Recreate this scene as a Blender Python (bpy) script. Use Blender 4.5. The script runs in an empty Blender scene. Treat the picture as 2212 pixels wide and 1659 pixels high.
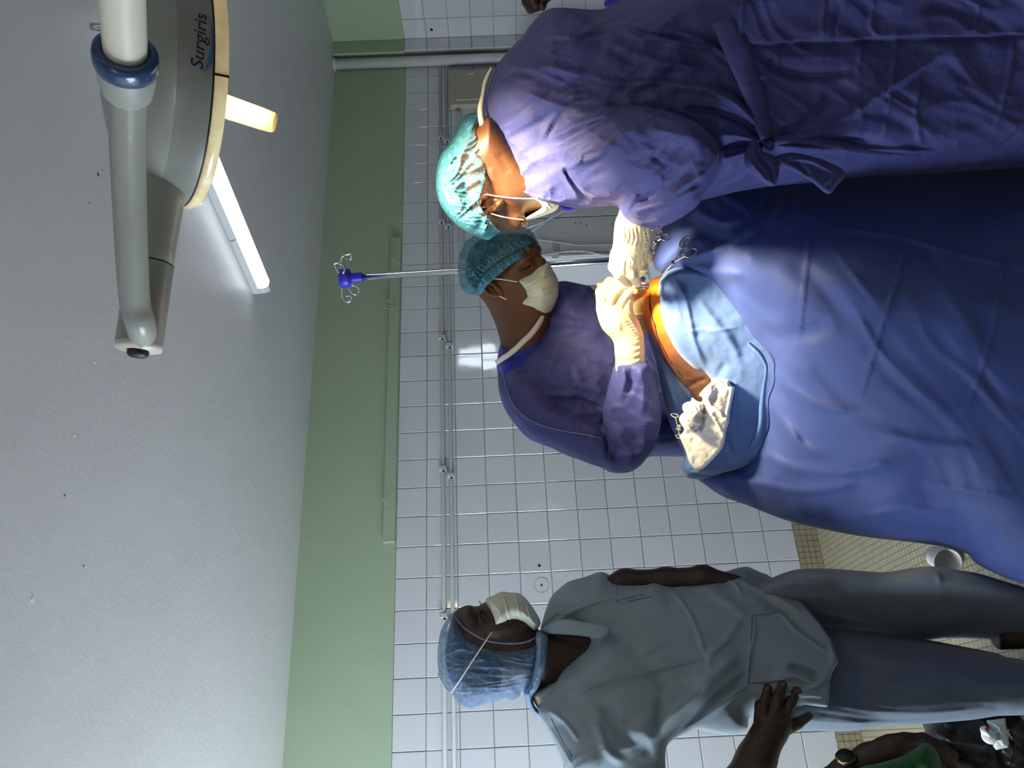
import bpy, bmesh, math, random
import numpy as np
import openvdb
from mathutils import Vector, Matrix

random.seed(7)
scene = bpy.context.scene
COL = scene.collection
PI = math.pi

# ------------------------------------------------------------------ camera
FPX = 1650.0                       # focal length in pixels of the 2212 x 1659 frame
CAM_H = 1.49
_a, _p, _r = math.radians(25.5), math.radians(0.87), math.atan(0.043)
_F = np.array([math.sin(_a), math.cos(_a), 0.0]); _R = np.array([math.cos(_a), -math.sin(_a), 0.0]); _Z = np.array([0, 0, 1.0])
FW = _F * math.cos(_p) - _Z * math.sin(_p)
_U = _Z * math.cos(_p) + _F * math.sin(_p)
IR = math.cos(_r) * _R - math.sin(_r) * _U          # towards the right of the upright view
ID = -math.cos(_r) * _U - math.sin(_r) * _R         # downwards in the upright view
CAM = np.array([0.0, 0.0, CAM_H])
cd = bpy.data.cameras.new('camera'); cam = bpy.data.objects.new('camera', cd); COL.objects.link(cam)
cd.sensor_fit = 'HORIZONTAL'; cd.sensor_width = 36.0; cd.lens = 36.0 * FPX / 2212.0; cd.clip_start = 0.02
m = Matrix.Identity(4)                              # the phone was held on its side: picture-right is world-down
for i in range(3):
    m[i][0], m[i][1], m[i][2], m[i][3] = ID[i], IR[i], -FW[i], CAM[i]
cam.matrix_world = m
scene.camera = cam

# ------------------------------------------------------------------ world, colour management
w = bpy.data.worlds.new('world'); scene.world = w; w.use_nodes = True
w.node_tree.nodes['Background'].inputs[0].default_value = (0.75, 0.85, 1.0, 1)
w.node_tree.nodes['Background'].inputs[1].default_value = 0.5
vs = scene.view_settings
vs.view_transform = 'Standard'; vs.look = 'None'; vs.gamma = 1.0; vs.use_curve_mapping = False
vs.exposure = 0.0

cy = scene.cycles
cy.max_bounces = 7; cy.diffuse_bounces = 4; cy.glossy_bounces = 3; cy.transmission_bounces = 3; cy.transparent_max_bounces = 8; cy.caustics_reflective = False; cy.caustics_refractive = False
LIGHT = dict(window=17.0, tube=5.0, rear_fill=18.0, lamp=6.3)

# ------------------------------------------------------------------ helpers
def P(x, y, d):
    """world point seen at frame position x, y at distance d along the lens axis"""
    return Vector(CAM + d * (FW + (x - 1106.0) / FPX * ID + (829.5 - y) / FPX * IR))
def onY(x, y, Y):
    t = FW + (x - 1106.0) / FPX * ID + (829.5 - y) / FPX * IR
    s = Y / t[1]; q = CAM + t * s
    return q[0], q[2], s
def onZ(x, y, z):
    t = FW + (x - 1106.0) / FPX * ID + (829.5 - y) / FPX * IR
    s = (z - CAM_H) / t[2]; q = CAM + t * s
    return q[0], q[1], s
def PY(x, y, Y):
    """world point seen at frame position x, y on the plane at distance Y from the camera's wall"""
    return P(x, y, onY(x, y, Y)[2])
def proj(q):
    v = np.array(q) - CAM; d = v @ FW
    return 1106 + FPX * (v @ ID) / d, 829.5 - FPX * (v @ IR) / d, d

def tag(o, label=None, cat=None, group=None, kind=None):
    if label: o['label'] = label
    if cat: o['category'] = cat
    if group: o['group'] = group
    if kind: o['kind'] = kind
    return o
def empty(name, loc, label=None, cat=None, group=None):
    o = bpy.data.objects.new(name, None); COL.objects.link(o); o.location = loc; o.empty_display_size = 0.05
    tag(o, label, cat, group); return o
def link(name, me, mat=None, parent=None):
    o = bpy.data.objects.new(name, me); COL.objects.link(o)
    if mat is not None and not me.materials: me.materials.append(mat)
    if parent is not None:
        o.parent = parent
        o.matrix_parent_inverse = WM(parent).inverted()
    return o
def WM(o):
    M = o.matrix_basis.copy()
    if o.parent is not None: M = WM(o.parent) @ o.matrix_parent_inverse @ M
    return M
def pydata(name, v, f, mat=None, parent=None, smooth=True):
    me = bpy.data.meshes.new(name)
    me.from_pydata([tuple(q) for q in v], [], f)
    if smooth:
        me.polygons.foreach_set('use_smooth', [True] * len(me.polygons))
    me.update()
    return link(name, me, mat, parent)
def bm_obj(name, bm, mat=None, parent=None, smooth=False):
    me = bpy.data.meshes.new(name); bm.normal_update(); bm.to_mesh(me); bm.free()
    if smooth: me.polygons.foreach_set('use_smooth', [True] * len(me.polygons))
    return link(name, me, mat, parent)
def box_bm(c0, c1, bevel=0.0, bm=None, seg=2):
    own = bm is None
    if own: bm = bmesh.new()
    r = bmesh.ops.create_cube(bm, size=1.0)
    vs_ = r['verts']
    for v in vs_:
        v.co = Vector([c0[i] + (v.co[i] + 0.5) * (c1[i] - c0[i]) for i in range(3)])
    if bevel > 0:
        es = list({e for v in vs_ for e in v.link_edges})
        bmesh.ops.bevel(bm, geom=es, offset=bevel, segments=seg, affect='EDGES', profile=0.5)
    return bm
def frame_of(t):
    t = t.normalized(); up = Vector((0, 0, 1)) if abs(t.z) < 0.9 else Vector((1, 0, 0))
    n = t.cross(up).normalized(); return n, t.cross(n).normalized()
def catmull(pts, n=6, closed=False):
    pts = [np.array(p, float) for p in pts]; N = len(pts); out = []
    rng = range(N) if closed else range(N - 1)
    for i in rng:
        if closed: p0, p1, p2, p3 = pts[i - 1], pts[i], pts[(i + 1) % N], pts[(i + 2) % N]
        else: p0, p1, p2, p3 = pts[max(i - 1, 0)], pts[i], pts[i + 1], pts[min(i + 2, N - 1)]
        for k in range(n):
            t = k / n
            out.append(0.5 * ((2 * p1) + (p2 - p0) * t + (2 * p0 - 5 * p1 + 4 * p2 - p3) * t * t + (3 * p1 - p0 - 3 * p2 + p3) * t ** 3))
    if not closed: out.append(pts[-1])
    return out
def tube_data(pts, rad, seg=10, cap=True, closed=False):
    pts = [Vector(p) for p in pts]; n = len(pts)
    if not hasattr(rad, '__len__'): rad = [rad] * n
    v, f = [], []
    prev = None
    for i, p in enumerate(pts):
        if closed: t = (pts[(i + 1) % n] - pts[i - 1])
        else: t = pts[min(i + 1, n - 1)] - pts[max(i - 1, 0)]
        t.normalize()
        if prev is None: a, b = frame_of(t)
        else:
            a = prev - t * prev.dot(t)
            a = a.normalized() if a.length > 1e-6 else frame_of(t)[0]
            b = t.cross(a).normalized()
        prev = a
        for k in range(seg):
            an = 2 * PI * k / seg
            v.append(p + (a * math.cos(an) + b * math.sin(an)) * rad[i])
    for i in range(n if closed else n - 1):
        j = (i + 1) % n
        for k in range(seg):
            k2 = (k + 1) % seg
            f.append((i * seg + k, i * seg + k2, j * seg + k2, j * seg + k))
    if cap and not closed:
        f.append(tuple(range(seg - 1, -1, -1))); f.append(tuple((n - 1) * seg + k for k in range(seg)))
    return v, f
def tube(name, pts, rad, mat, parent=None, seg=10, smooth_n=0, closed=False):
    if smooth_n: pts = [Vector(q) for q in catmull([tuple(p) for p in pts], smooth_n, closed)]
    if hasattr(rad, '__len__') and len(rad) != len(pts):
        rad = list(np.interp(np.linspace(0, 1, len(pts)), np.linspace(0, 1, len(rad)), rad))
    v, f = tube_data(pts, rad, seg, True, closed)
    return pydata(name, v, f, mat, parent)
def lathe(name, prof, origin, axis, mat, parent=None, seg=48, xdir=None):
    """prof: list of (radius, height along axis)"""
    axis = Vector(axis).normalized(); a, b = frame_of(axis)
    v, f = [], []
    for r, h in prof:
        for k in range(seg):
            an = 2 * PI * k / seg
            v.append(Vector(origin) + axis * h + (a * math.cos(an) + b * math.sin(an)) * max(r, 1e-5))
    for i in range(len(prof) - 1):
        for k in range(seg):
            k2 = (k + 1) % seg
            f.append((i * seg + k, i * seg + k2, (i + 1) * seg + k2, (i + 1) * seg + k))
    return pydata(name, v, f, mat, parent)
def merge(parts):
    V, Fc = [], []
    for v, f in parts:
        o = len(V); V += list(v); Fc += [tuple(i + o for i in q) for q in f]
    return V, Fc

# ------------------------------------------------------------------ noise and 2D distance
def _hash(ix, iy, seed):
    h = (ix.astype(np.int64) * 374761393 + iy.astype(np.int64) * 668265263 + seed * 974634777) & 0xFFFFFFFF
    h = ((h ^ (h >> 13)) * 1274126177) & 0xFFFFFFFF
    return ((h ^ (h >> 16)) & 0xFFFF) / 65535.0
def vnoise(x, y, seed=0):
    ix, iy = np.floor(x), np.floor(y); fx, fy = x - ix, y - iy
    fx = fx * fx * fx * (fx * (fx * 6 - 15) + 10); fy = fy * fy * fy * (fy * (fy * 6 - 15) + 10)
    a, b = _hash(ix, iy, seed), _hash(ix + 1, iy, seed); c, d = _hash(ix, iy + 1, seed), _hash(ix + 1, iy + 1, seed)
    return (a + (b - a) * fx + (c - a) * fy + (a - b - c + d) * fx * fy) * 2 - 1
def fbm(x, y, seed=0, oct=3):
    s = 0; am = 1.0
    for k in range(oct):
        s = s + am * vnoise(x * 2 ** k + 17 * k, y * 2 ** k - 31 * k, seed + k); am *= 0.5
    return s
def folds(x, y, ang, lx, ly, seed=0, warp=0.6):
    """ridged noise stretched along direction ang (radians in the frame)"""
    c, s = math.cos(ang), math.sin(ang)
    u, v = (x * c + y * s) / lx, (-x * s + y * c) / ly
    v = v + warp * vnoise(u * 1.3 + 5, v * 0.7, seed + 9)
    n = vnoise(u, v, seed) + 0.45 * vnoise(u * 2.1, v * 2.3, seed + 3)
    return 1 - 2 * np.abs(n)
def crumple(x, y, size, seed=0):
    """facet-like crumples: distance between two nearest of jittered points"""
    X, Y = x / size, y / size
    X = X + 0.35 * vnoise(X * 0.9, Y * 0.9, seed + 40); Y = Y + 0.35 * vnoise(X * 0.9 + 9, Y * 0.9, seed + 41)
    ix, iy = np.floor(X), np.floor(Y)
    d1 = np.full(X.shape, 9.0); h1 = np.zeros(X.shape)
    for a in (-1, 0, 1):
        for b in (-1, 0, 1):
            cx, cy = ix + a, iy + b
            px, py = cx + _hash(cx, cy, seed), cy + _hash(cx, cy, seed + 1)
            gx, gy = _hash(cx, cy, seed + 2) - .5, _hash(cx, cy, seed + 3) - .5
            d = (X - px) ** 2 + (Y - py) ** 2
            pl = gx * (X - px) + gy * (Y - py)
            wgt = np.exp(-9 * d)
            h1 += wgt * pl; d1 = d1 + 0
            if a == -1 and b == -1: ws = wgt.copy()
            else: ws += wgt
    return h1 / ws
def poly_sd(X, Y, pts):
    """signed distance (inside positive) to a closed polygon"""
    pts = np.array(pts, float); n = len(pts)
    D = np.full(X.shape, 1e18); inside = np.zeros(X.shape, bool)
    for i in range(n):
        ax, ay = pts[i]; bx, by = pts[(i + 1) % n]
        ex, ey = bx - ax, by - ay; L = ex * ex + ey * ey + 1e-12
        t = np.clip(((X - ax) * ex + (Y - ay) * ey) / L, 0, 1)
        D = np.minimum(D, (X - ax - t * ex) ** 2 + (Y - ay - t * ey) ** 2)
        c = ((ay > Y) != (by > Y))
        if ey != 0: inside ^= c & (X < ex * (Y - ay) / ey + ax)
    return np.where(inside, 1, -1) * np.sqrt(D)
def in_poly(x, y, pts):
    c = False; n = len(pts)
    for i in range(n):
        ax, ay = pts[i]; bx, by = pts[(i + 1) % n]
        if (ay > y) != (by > y) and x < (bx - ax) * (y - ay) / (by - ay) + ax: c = not c
    return c
def rbf(ctrl):
    """smooth depth field through control points (x, y, d)"""
    if not hasattr(ctrl, '__len__'): return lambda X, Y: np.full(np.shape(X), float(ctrl))
    c = np.array(ctrl, float); n = len(c)
    if n < 3: return lambda X, Y: np.full(np.shape(X), c[:, 2].mean())
    S = 500.0; q = c[:, :2] / S
    r = np.sqrt(((q[:, None] - q[None]) ** 2).sum(-1))
    A = np.zeros((n + 3, n + 3)); A[:n, :n] = r - 0.02 * np.eye(n); A[:n, n] = 1; A[:n, n + 1:] = q; A[n, :n] = 1; A[n + 1:, :n] = q.T
    wt = np.linalg.solve(A, np.concatenate([c[:, 2], [0, 0, 0]]))
    def g(X, Y):
        X = np.asarray(X) / S; Y = np.asarray(Y) / S
        o = wt[n] + wt[n + 1] * X + wt[n + 2] * Y
        for i in range(n): o = o + wt[i] * np.sqrt((X - q[i, 0]) ** 2 + (Y - q[i, 1]) ** 2)
        return o
    return g
def stroke_disp(x, y, strokes, gain=1.0):
    B = np.zeros(x.shape)
    for st in strokes:
        pts, wd, amp = st[0], st[1], st[2] * 0.001 * gain; kind = st[3] if len(st) > 3 else 'r'
        pts = np.array(catmull(pts, 5)); 
        lo = pts.min(0) - 4 * wd; hi = pts.max(0) + 4 * wd
        sel = np.where((x > lo[0]) & (x < hi[0]) & (y > lo[1]) & (y < hi[1]))[0]
        if len(sel) == 0: continue
        xs, ys = x[sel], y[sel]
        seg = pts[1:] - pts[:-1]; L = np.sqrt((seg ** 2).sum(1)) + 1e-9; cum = np.concatenate([[0], np.cumsum(L)]); tot = cum[-1]
        best = np.full(xs.shape, 1e18); side = np.zeros(xs.shape); tt = np.zeros(xs.shape)
        for i in range(len(seg)):
            t = np.clip(((xs - pts[i, 0]) * seg[i, 0] + (ys - pts[i, 1]) * seg[i, 1]) / L[i] ** 2, 0, 1)
            dx, dy = xs - pts[i, 0] - t * seg[i, 0], ys - pts[i, 1] - t * seg[i, 1]
            d = dx * dx + dy * dy; k = d < best
            best = np.where(k, d, best); side = np.where(k, np.sign(seg[i, 0] * dy - seg[i, 1] * dx), side)
            tt = np.where(k, (cum[i] + t * L[i]) / tot, tt)
        d = np.sqrt(best)
        tap = np.clip(np.minimum(tt, 1 - tt) * 6 + 0.08, 0, 1)
        if kind == 'r': pr = np.exp(-(d / wd) ** 2)
        elif kind == 'w': pr = np.exp(-(d / wd) ** 2) - 0.7 * np.exp(-((d * side - 1.6 * wd) / wd) ** 2)
        elif kind == 's': pr = np.where(side > 0, np.exp(-d / (3 * wd)), 0) * np.clip(d / 2.0, 0, 1)
        else: pr = np.exp(-d / wd)
        B[sel] += amp * tap * pr
    return B

# ------------------------------------------------------------------ implicit surfaces, meshed with openvdb
def smin(a, b, k):
    if k <= 0: return np.minimum(a, b)
    h = np.clip(0.5 + 0.5 * (b - a) / k, 0, 1)
    return b + (a - b) * h - k * h * (1 - h)
class Field:
    def __init__(s, box, dr, step=4.0, dstep=None):
        x0, x1, y0, y1 = box; s.x0, s.y0, s.d0, s.step = x0, y0, dr[0], step
        s.dstep = dstep or step * 0.5 * (dr[0] + dr[1]) / FPX
        s.xs = np.arange(x0, x1 + step, step, dtype=np.float32); s.ys = np.arange(y0, y1 + step, step, dtype=np.float32)
        s.ds = np.arange(dr[0], dr[1] + s.dstep, s.dstep, dtype=np.float32)
        s.f = np.full((len(s.xs), len(s.ys), len(s.ds)), 0.2, np.float32)
    def sub(s, lo, hi, dl, dh):
        i0, i1 = max(int((lo[0] - s.x0) / s.step), 0), min(int((hi[0] - s.x0) / s.step) + 2, len(s.xs))
        j0, j1 = max(int((lo[1] - s.y0) / s.step), 0), min(int((hi[1] - s.y0) / s.step) + 2, len(s.ys))
        k0, k1 = max(int((dl - s.d0) / s.dstep), 0), min(int((dh - s.d0) / s.dstep) + 2, len(s.ds))
        if i1 <= i0 or j1 <= j0 or k1 <= k0: return None
        return slice(i0, i1), slice(j0, j1), slice(k0, k1)
    def comb(s, sl, g, k, op):
        F = s.f[sl]
        if op == 'u': s.f[sl] = smin(F, g, k)
        elif op == 'x': s.f[sl] = -smin(-F, g, k)            # subtract
        elif op == 'i': s.f[sl] = -smin(-F, -g, k)
    def inflate(s, outline, dm, Tf, Tb=None, R=60.0, k=0.0, op='u', sm=4, front=None):
        """closed volume whose outline is given; dm = middle depth (number or control points), or front = depth of its near face"""
        pts = catmull(outline, sm, True) if sm else outline
        pa = np.array(pts); lo, hi = pa.min(0) - 40, pa.max(0) + 40
        X, Y = np.meshgrid(s.xs, s.ys, indexing='ij')
        if Tb is None: Tb = Tf
        Tm = np.clip(rbf(Tf)(X, Y), .045, None) if hasattr(Tf, '__len__') else Tf
        D = rbf(front)(X, Y) + Tm if front is not None else rbf(dm)(X, Y)
        sd = poly_sd(X, Y, pts) * D / FPX; Rm = R * float(np.mean(D)) / FPX
        q = np.clip(1 - sd / Rm, 0, None)
        z = s.ds[None, None, :] - D[:, :, None]
        Tbm = np.clip(rbf(Tb)(X, Y), .04, None)[:, :, None] if hasattr(Tb, '__len__') else Tb
        Tq = np.where(z < 0, (Tm[:, :, None] if hasattr(Tm, 'shape') else Tm), Tbm)
        g = (np.sqrt(q[:, :, None] ** 2 + (z / Tq) ** 2) - 1) * min(Rm, float(np.min(Tm)))
        s.comb((slice(None),) * 3, g.astype(np.float32), k, op)
        return s
    def cams(s, sl):
        d = s.ds[sl[2]][None, None, :]
        return (s.xs[sl[0]][:, None, None] - 1106) * d / FPX, (s.ys[sl[1]][None, :, None] - 829.5) * d / FPX, d
    def cone(s, a, b, ra, rb, k=0.0, op='u'):
        """tapered capsule between frame points (x, y, depth), radii in pixels at those depths"""
        m_ = max(ra, rb) + 30 + k * FPX / a[2]; md = m_ * max(a[2], b[2]) / FPX
        sl = s.sub((min(a[0], b[0]) - m_, min(a[1], b[1]) - m_), (max(a[0], b[0]) + m_, max(a[1], b[1]) + m_), min(a[2], b[2]) - md, max(a[2], b[2]) + md)
        if sl is None: return s
        X, Y, D = s.cams(sl)
        A = np.array([(a[0] - 1106) * a[2] / FPX, (a[1] - 829.5) * a[2] / FPX, a[2]]); Bq = np.array([(b[0] - 1106) * b[2] / FPX, (b[1] - 829.5) * b[2] / FPX, b[2]])
        e = Bq - A; L = e @ e + 1e-12
        t = np.clip(((X - A[0]) * e[0] + (Y - A[1]) * e[1] + (D - A[2]) * e[2]) / L, 0, 1)
        r = ra * a[2] / FPX + t * (rb * b[2] / FPX - ra * a[2] / FPX)
        g = np.sqrt((X - A[0] - t * e[0]) ** 2 + (Y - A[1] - t * e[1]) ** 2 + (D - A[2] - t * e[2]) ** 2) - r
        s.comb(sl, g.astype(np.float32), k, op); return s
    def chain(s, pts, k=0.0, op='u', k2=0.0):
        """(x, y, d, r_px) joints"""
        for a, b in zip(pts[:-1], pts[1:]): s.cone(a[:3], b[:3], a[3], b[3], k, op)
        return s
    def ell(s, c, r, rot=0.0, k=0.0, op='u'):
        """ellipsoid: centre (x, y, d), radii px (along rot direction in the frame, across it, in depth)"""
        m_ = max(r) + 30 + k * FPX / c[2]; md = m_ * c[2] / FPX
        sl = s.sub((c[0] - m_, c[1] - m_), (c[0] + m_, c[1] + m_), c[2] - md, c[2] + md)
        if sl is None: return s
        X, Y, D = s.cams(sl); q = c[2] / FPX
        dx, dy, dz = X - (c[0] - 1106) * q, Y - (c[1] - 829.5) * q, D - c[2]
        co, si = math.cos(rot), math.sin(rot)
        u, v = dx * co + dy * si, -dx * si + dy * co
        k0 = np.sqrt((u / (r[0] * q)) ** 2 + (v / (r[1] * q)) ** 2 + (dz / (r[2] * q)) ** 2)
        k1 = np.sqrt((u / (r[0] * q) ** 2) ** 2 + (v / (r[1] * q) ** 2) ** 2 + (dz / (r[2] * q) ** 2) ** 2) + 1e-9
        s.comb(sl, (k0 * (k0 - 1) / k1).astype(np.float32), k, op); return s
    def cut(s, outline, op='i', sm=0, k=0.004):
        """keep ('i') or remove ('x') what lies inside an outline"""
        pts = catmull(outline, sm, True) if sm else outline
        X, Y = np.meshgrid(s.xs, s.ys, indexing='ij')
        g = -poly_sd(X, Y, pts)[:, :, None] * s.ds[None, None, :] / FPX
        s.comb((slice(None),) * 3, np.broadcast_to(g, s.f.shape).astype(np.float32), k, op); return s
    def mesh(s, name, mat, parent=None, strokes=(), bump=None, smooth_it=0, gain=1.0):
        g = openvdb.FloatGrid(0.2); 
        g.copyFromArray(np.clip(s.f, -0.2, 0.2).astype(np.float32))
        pts, quads = g.convertToQuads(0.0)
        pts = pts.astype(np.float64)
        if smooth_it:
            for _ in range(smooth_it):
                acc = np.zeros_like(pts); cnt = np.zeros(len(pts))
                for a in range(4):
                    i, j = quads[:, a], quads[:, (a + 1) % 4]
                    np.add.at(acc, i, pts[j]); np.add.at(cnt, i, 1)
                    np.add.at(acc, j, pts[i]); np.add.at(cnt, j, 1)
                pts = 0.5 * pts + 0.5 * acc / cnt[:, None]
        x = s.x0 + pts[:, 0] * s.step; y = s.y0 + pts[:, 1] * s.step; d = s.d0 + pts[:, 2] * s.dstep
        if strokes or bump is not None:
            ii = [np.clip(np.round(pts[:, a]).astype(int), 1, s.f.shape[a] - 2) for a in range(3)]
            sc = s.step * d / FPX
            gx = (s.f[ii[0] + 1, ii[1], ii[2]] - s.f[ii[0] - 1, ii[1], ii[2]]) / sc
            gy = (s.f[ii[0], ii[1] + 1, ii[2]] - s.f[ii[0], ii[1] - 1, ii[2]]) / sc
            gd = (s.f[ii[0], ii[1], ii[2] + 1] - s.f[ii[0], ii[1], ii[2] - 1]) / s.dstep
            face = -gd / np.sqrt(gx * gx + gy * gy + gd * gd + 1e-12)
            wf = np.clip((face - 0.05) / 0.5, 0, 1); wf = wf * wf * (3 - 2 * wf)
            B = stroke_disp(x, y, strokes, gain)
            if bump is not None: B = B + bump(x, y)
            d = d - B * wf
        W = CAM[None] + d[:, None] * (FW[None] + ((x - 1106) / FPX)[:, None] * ID[None] + ((829.5 - y) / FPX)[:, None] * IR[None])
        me = bpy.data.meshes.new(name)
        nq = len(quads)
        me.vertices.add(len(W)); me.vertices.foreach_set('co', W.ravel())
        me.loops.add(nq * 4); me.loops.foreach_set('vertex_index', quads[:, ::-1].astype(np.int32).ravel() if FLIP else quads.astype(np.int32).ravel())
        me.polygons.add(nq); me.polygons.foreach_set('loop_start', np.arange(0, nq * 4, 4, dtype=np.int32))
        me.polygons.foreach_set('use_smooth', np.ones(nq, bool))
        me.update(calc_edges=True); me.validate()
        return link(name, me, mat, parent)
FLIP = False
def ribbon(name, pts, wpx, mat, parent=None, thick=0.0012, n=6, acr=None):
    """band of cloth along frame points (x, y, d); wpx width(s) in px; acr: list of across-directions (dx, dy, dd per px) or None"""
    k = len(pts); wl = wpx if hasattr(wpx, '__len__') else [wpx] * k
    rows = catmull([tuple(p) + (wl[i],) for i, p in enumerate(pts)], n)
    rows = np.array(rows); v = []; N = len(rows)
    na = 5
    for i in range(N):
        t = rows[min(i + 1, N - 1), :2] - rows[max(i - 1, 0), :2]; t = t / (np.linalg.norm(t) + 1e-9); nx, ny = -t[1], t[0]
        for j in range(na):
            q = (j / (na - 1) - 0.5)
            x, y, d, wd = rows[i]
            v.append(P(x + nx * q * wd, y + ny * q * wd, d + 0.006 * (abs(q) * 2) ** 2 + (acr or 0) * q))
    f = [(i * na + j, i * na + j + 1, (i + 1) * na + j + 1, (i + 1) * na + j) for i in range(N - 1) for j in range(na - 1)]
    o = pydata(name, v, f, mat, parent)
    md = o.modifiers.new('solid', 'SOLIDIFY'); md.thickness = thick; md.offset = 0
    return o

def surf_depth(F, x, y, off=0.0):
    """depth where the field is first entered at frame position x, y"""
    i = (x - F.x0) / F.step; j = (y - F.y0) / F.step
    i = min(max(int(round(i)), 0), F.f.shape[0] - 1); j = min(max(int(round(j)), 0), F.f.shape[1] - 1)
    c = F.f[i, j]; k = int(np.argmax(c < 0))
    if c[k] >= 0: return None
    if k > 0:
        t = c[k - 1] / (c[k - 1] - c[k] + 1e-9); return float(F.ds[k - 1] + t * F.dstep - off)
    return float(F.ds[k] - off)
def seam(F, pts, mat, parent, strokes=(), bump=None, gain=1.0, r=.0009, off=.0004, name='seam'):
    """thin stitched line following the cloth built from field F"""
    q = np.array(catmull(pts, 6)); B = stroke_disp(q[:, 0], q[:, 1], strokes, gain)
    if bump is not None: B = B + bump(q[:, 0], q[:, 1])
    out = []
    for (x, y), b in zip(q, B):
        d = surf_depth(F, x, y, off)
        if d is not None: out.append((x, y, d - b))
    if len(out) < 3: return None
    a = np.array(out); 
    for _ in range(2): a[1:-1, 2] = .25 * a[:-2, 2] + .5 * a[1:-1, 2] + .25 * a[2:, 2]
    return tube(name, [P(*p_) for p_ in a], r, mat, parent, 5)

# ------------------------------------------------------------------ materials
def new_mat(name):
    m_ = bpy.data.materials.new(name); m_.use_nodes = True
    nt = m_.node_tree; b = nt.nodes['Principled BSDF']; return m_, nt, b
def N(nt, t, **kw):
    n = nt.nodes.new(t)
    for k_, v_ in kw.items():
        if k_ in n.inputs: n.inputs[k_].default_value = v_
        else: setattr(n, k_, v_)
    return n
def ramp(nt, fac, stops):
    r = nt.nodes.new('ShaderNodeValToRGB'); e = r.color_ramp.elements
    while len(e) < len(stops): e.new(0.5)
    for i, (p_, c) in enumerate(stops):
        e[i].position = p_; e[i].color = (c if hasattr(c, '__len__') else (c, c, c)) + ((1,) if not hasattr(c, '__len__') or len(c) == 3 else ())
    nt.links.new(fac, r.inputs[0]); return r
def bump_in(nt, b, height, strength, dist=0.01, prev=None):
    bp = nt.nodes.new('ShaderNodeBump'); bp.inputs['Strength'].default_value = strength; bp.inputs['Distance'].default_value = dist
    nt.links.new(height, bp.inputs['Height'])
    if prev is not None: nt.links.new(prev.outputs[0], bp.inputs['Normal'])
    nt.links.new(bp.outputs[0], b.inputs['Normal']); return bp
def plain(name, col, rough=0.5, metal=0.0, coat=0.0, noise=0.0, nscale=40.0, bump=0.0, bscale=60.0, spec=0.5, sub=0.0, subcol=None):
    m_, nt, b = new_mat(name)
    b.inputs['Base Color'].default_value = (*col, 1); b.inputs['Roughness'].default_value = rough; b.inputs['Metallic'].default_value = metal
    b.inputs['Coat Weight'].default_value = coat; b.inputs['Specular IOR Level'].default_value = spec
    tc = N(nt, 'ShaderNodeTexCoord')
    if noise:
        n = N(nt, 'ShaderNodeTexNoise', Scale=nscale, Detail=4.0); nt.links.new(tc.outputs['Object'], n.inputs['Vector'])
        r = ramp(nt, n.outputs[0], [(0.25, tuple(c * (1 - noise) for c in col)), (0.75, tuple(min(1, c * (1 + noise)) for c in col))])
        nt.links.new(r.outputs[0], b.inputs['Base Color'])
    if bump:
        n2 = N(nt, 'ShaderNodeTexNoise', Scale=bscale, Detail=5.0); nt.links.new(tc.outputs['Object'], n2.inputs['Vector'])
        bump_in(nt, b, n2.outputs[0], bump)
    if sub:
        b.inputs['Subsurface Weight'].default_value = sub; b.inputs['Subsurface Radius'].default_value = subcol or (0.01, 0.005, 0.003)
        b.inputs['Subsurface Scale'].default_value = 0.5
    return m_
def cloth(name, col, col2=None, rough=0.75, crink=0.35, cscale=9.0, weave=0.0, wscale=900.0, sheen=0.25, trans=0.0):
    """non-woven or woven fabric: soft crumples, fine weave, slight mottling"""
    m_, nt, b = new_mat(name); tc = N(nt, 'ShaderNodeTexCoord')
    n = N(nt, 'ShaderNodeTexNoise', Scale=14.0, Detail=3.0); nt.links.new(tc.outputs['Object'], n.inputs['Vector'])
    c2 = col2 or tuple(c * 0.85 for c in col)
    r = ramp(nt, n.outputs[0], [(0.3, c2), (0.7, col)]); nt.links.new(r.outputs[0], b.inputs['Base Color'])
    b.inputs['Roughness'].default_value = rough; b.inputs['Sheen Weight'].default_value = sheen; b.inputs['Sheen Roughness'].default_value = 0.4
    b.inputs['Specular IOR Level'].default_value = 0.3
    nw = N(nt, 'ShaderNodeTexNoise', Scale=cscale * 0.7, Detail=2.0); nt.links.new(tc.outputs['Object'], nw.inputs['Vector'])
    mx = N(nt, 'ShaderNodeMix', data_type='VECTOR'); mx.inputs[0].default_value = 0.12
    nt.links.new(tc.outputs['Object'], mx.inputs[4]); nt.links.new(nw.outputs['Color'], mx.inputs[5])
    vo = N(nt, 'ShaderNodeTexVoronoi', Scale=cscale, feature='F1'); nt.links.new(mx.outputs[1], vo.inputs['Vector'])
    bp = bump_in(nt, b, vo.outputs['Distance'], crink * .75, 0.02)
    nz = N(nt, 'ShaderNodeTexNoise', Scale=cscale * 5, Detail=3.0, Roughness=0.6); nt.links.new(tc.outputs['Object'], nz.inputs['Vector'])
    bp2 = bump_in(nt, b, nz.outputs[0], crink * 0.5, 0.006, bp)
    if weave:
        vw = N(nt, 'ShaderNodeTexVoronoi', Scale=wscale); nt.links.new(tc.outputs['Object'], vw.inputs['Vector'])
        bump_in(nt, b, vw.outputs['Distance'], weave, 0.0006, bp2)
    if trans:
        b.inputs['Subsurface Weight'].default_value = 0.0
        tr = N(nt, 'ShaderNodeBsdfTranslucent'); tr.inputs[0].default_value = (*col, 1)
        ms = N(nt, 'ShaderNodeMixShader'); ms.inputs[0].default_value = trans
        nt.links.new(b.outputs[0], ms.inputs[1]); nt.links.new(tr.outputs[0], ms.inputs[2]); nt.links.new(ms.outputs[0], nt.nodes['Material Output'].inputs[0])
    return m_
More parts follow.
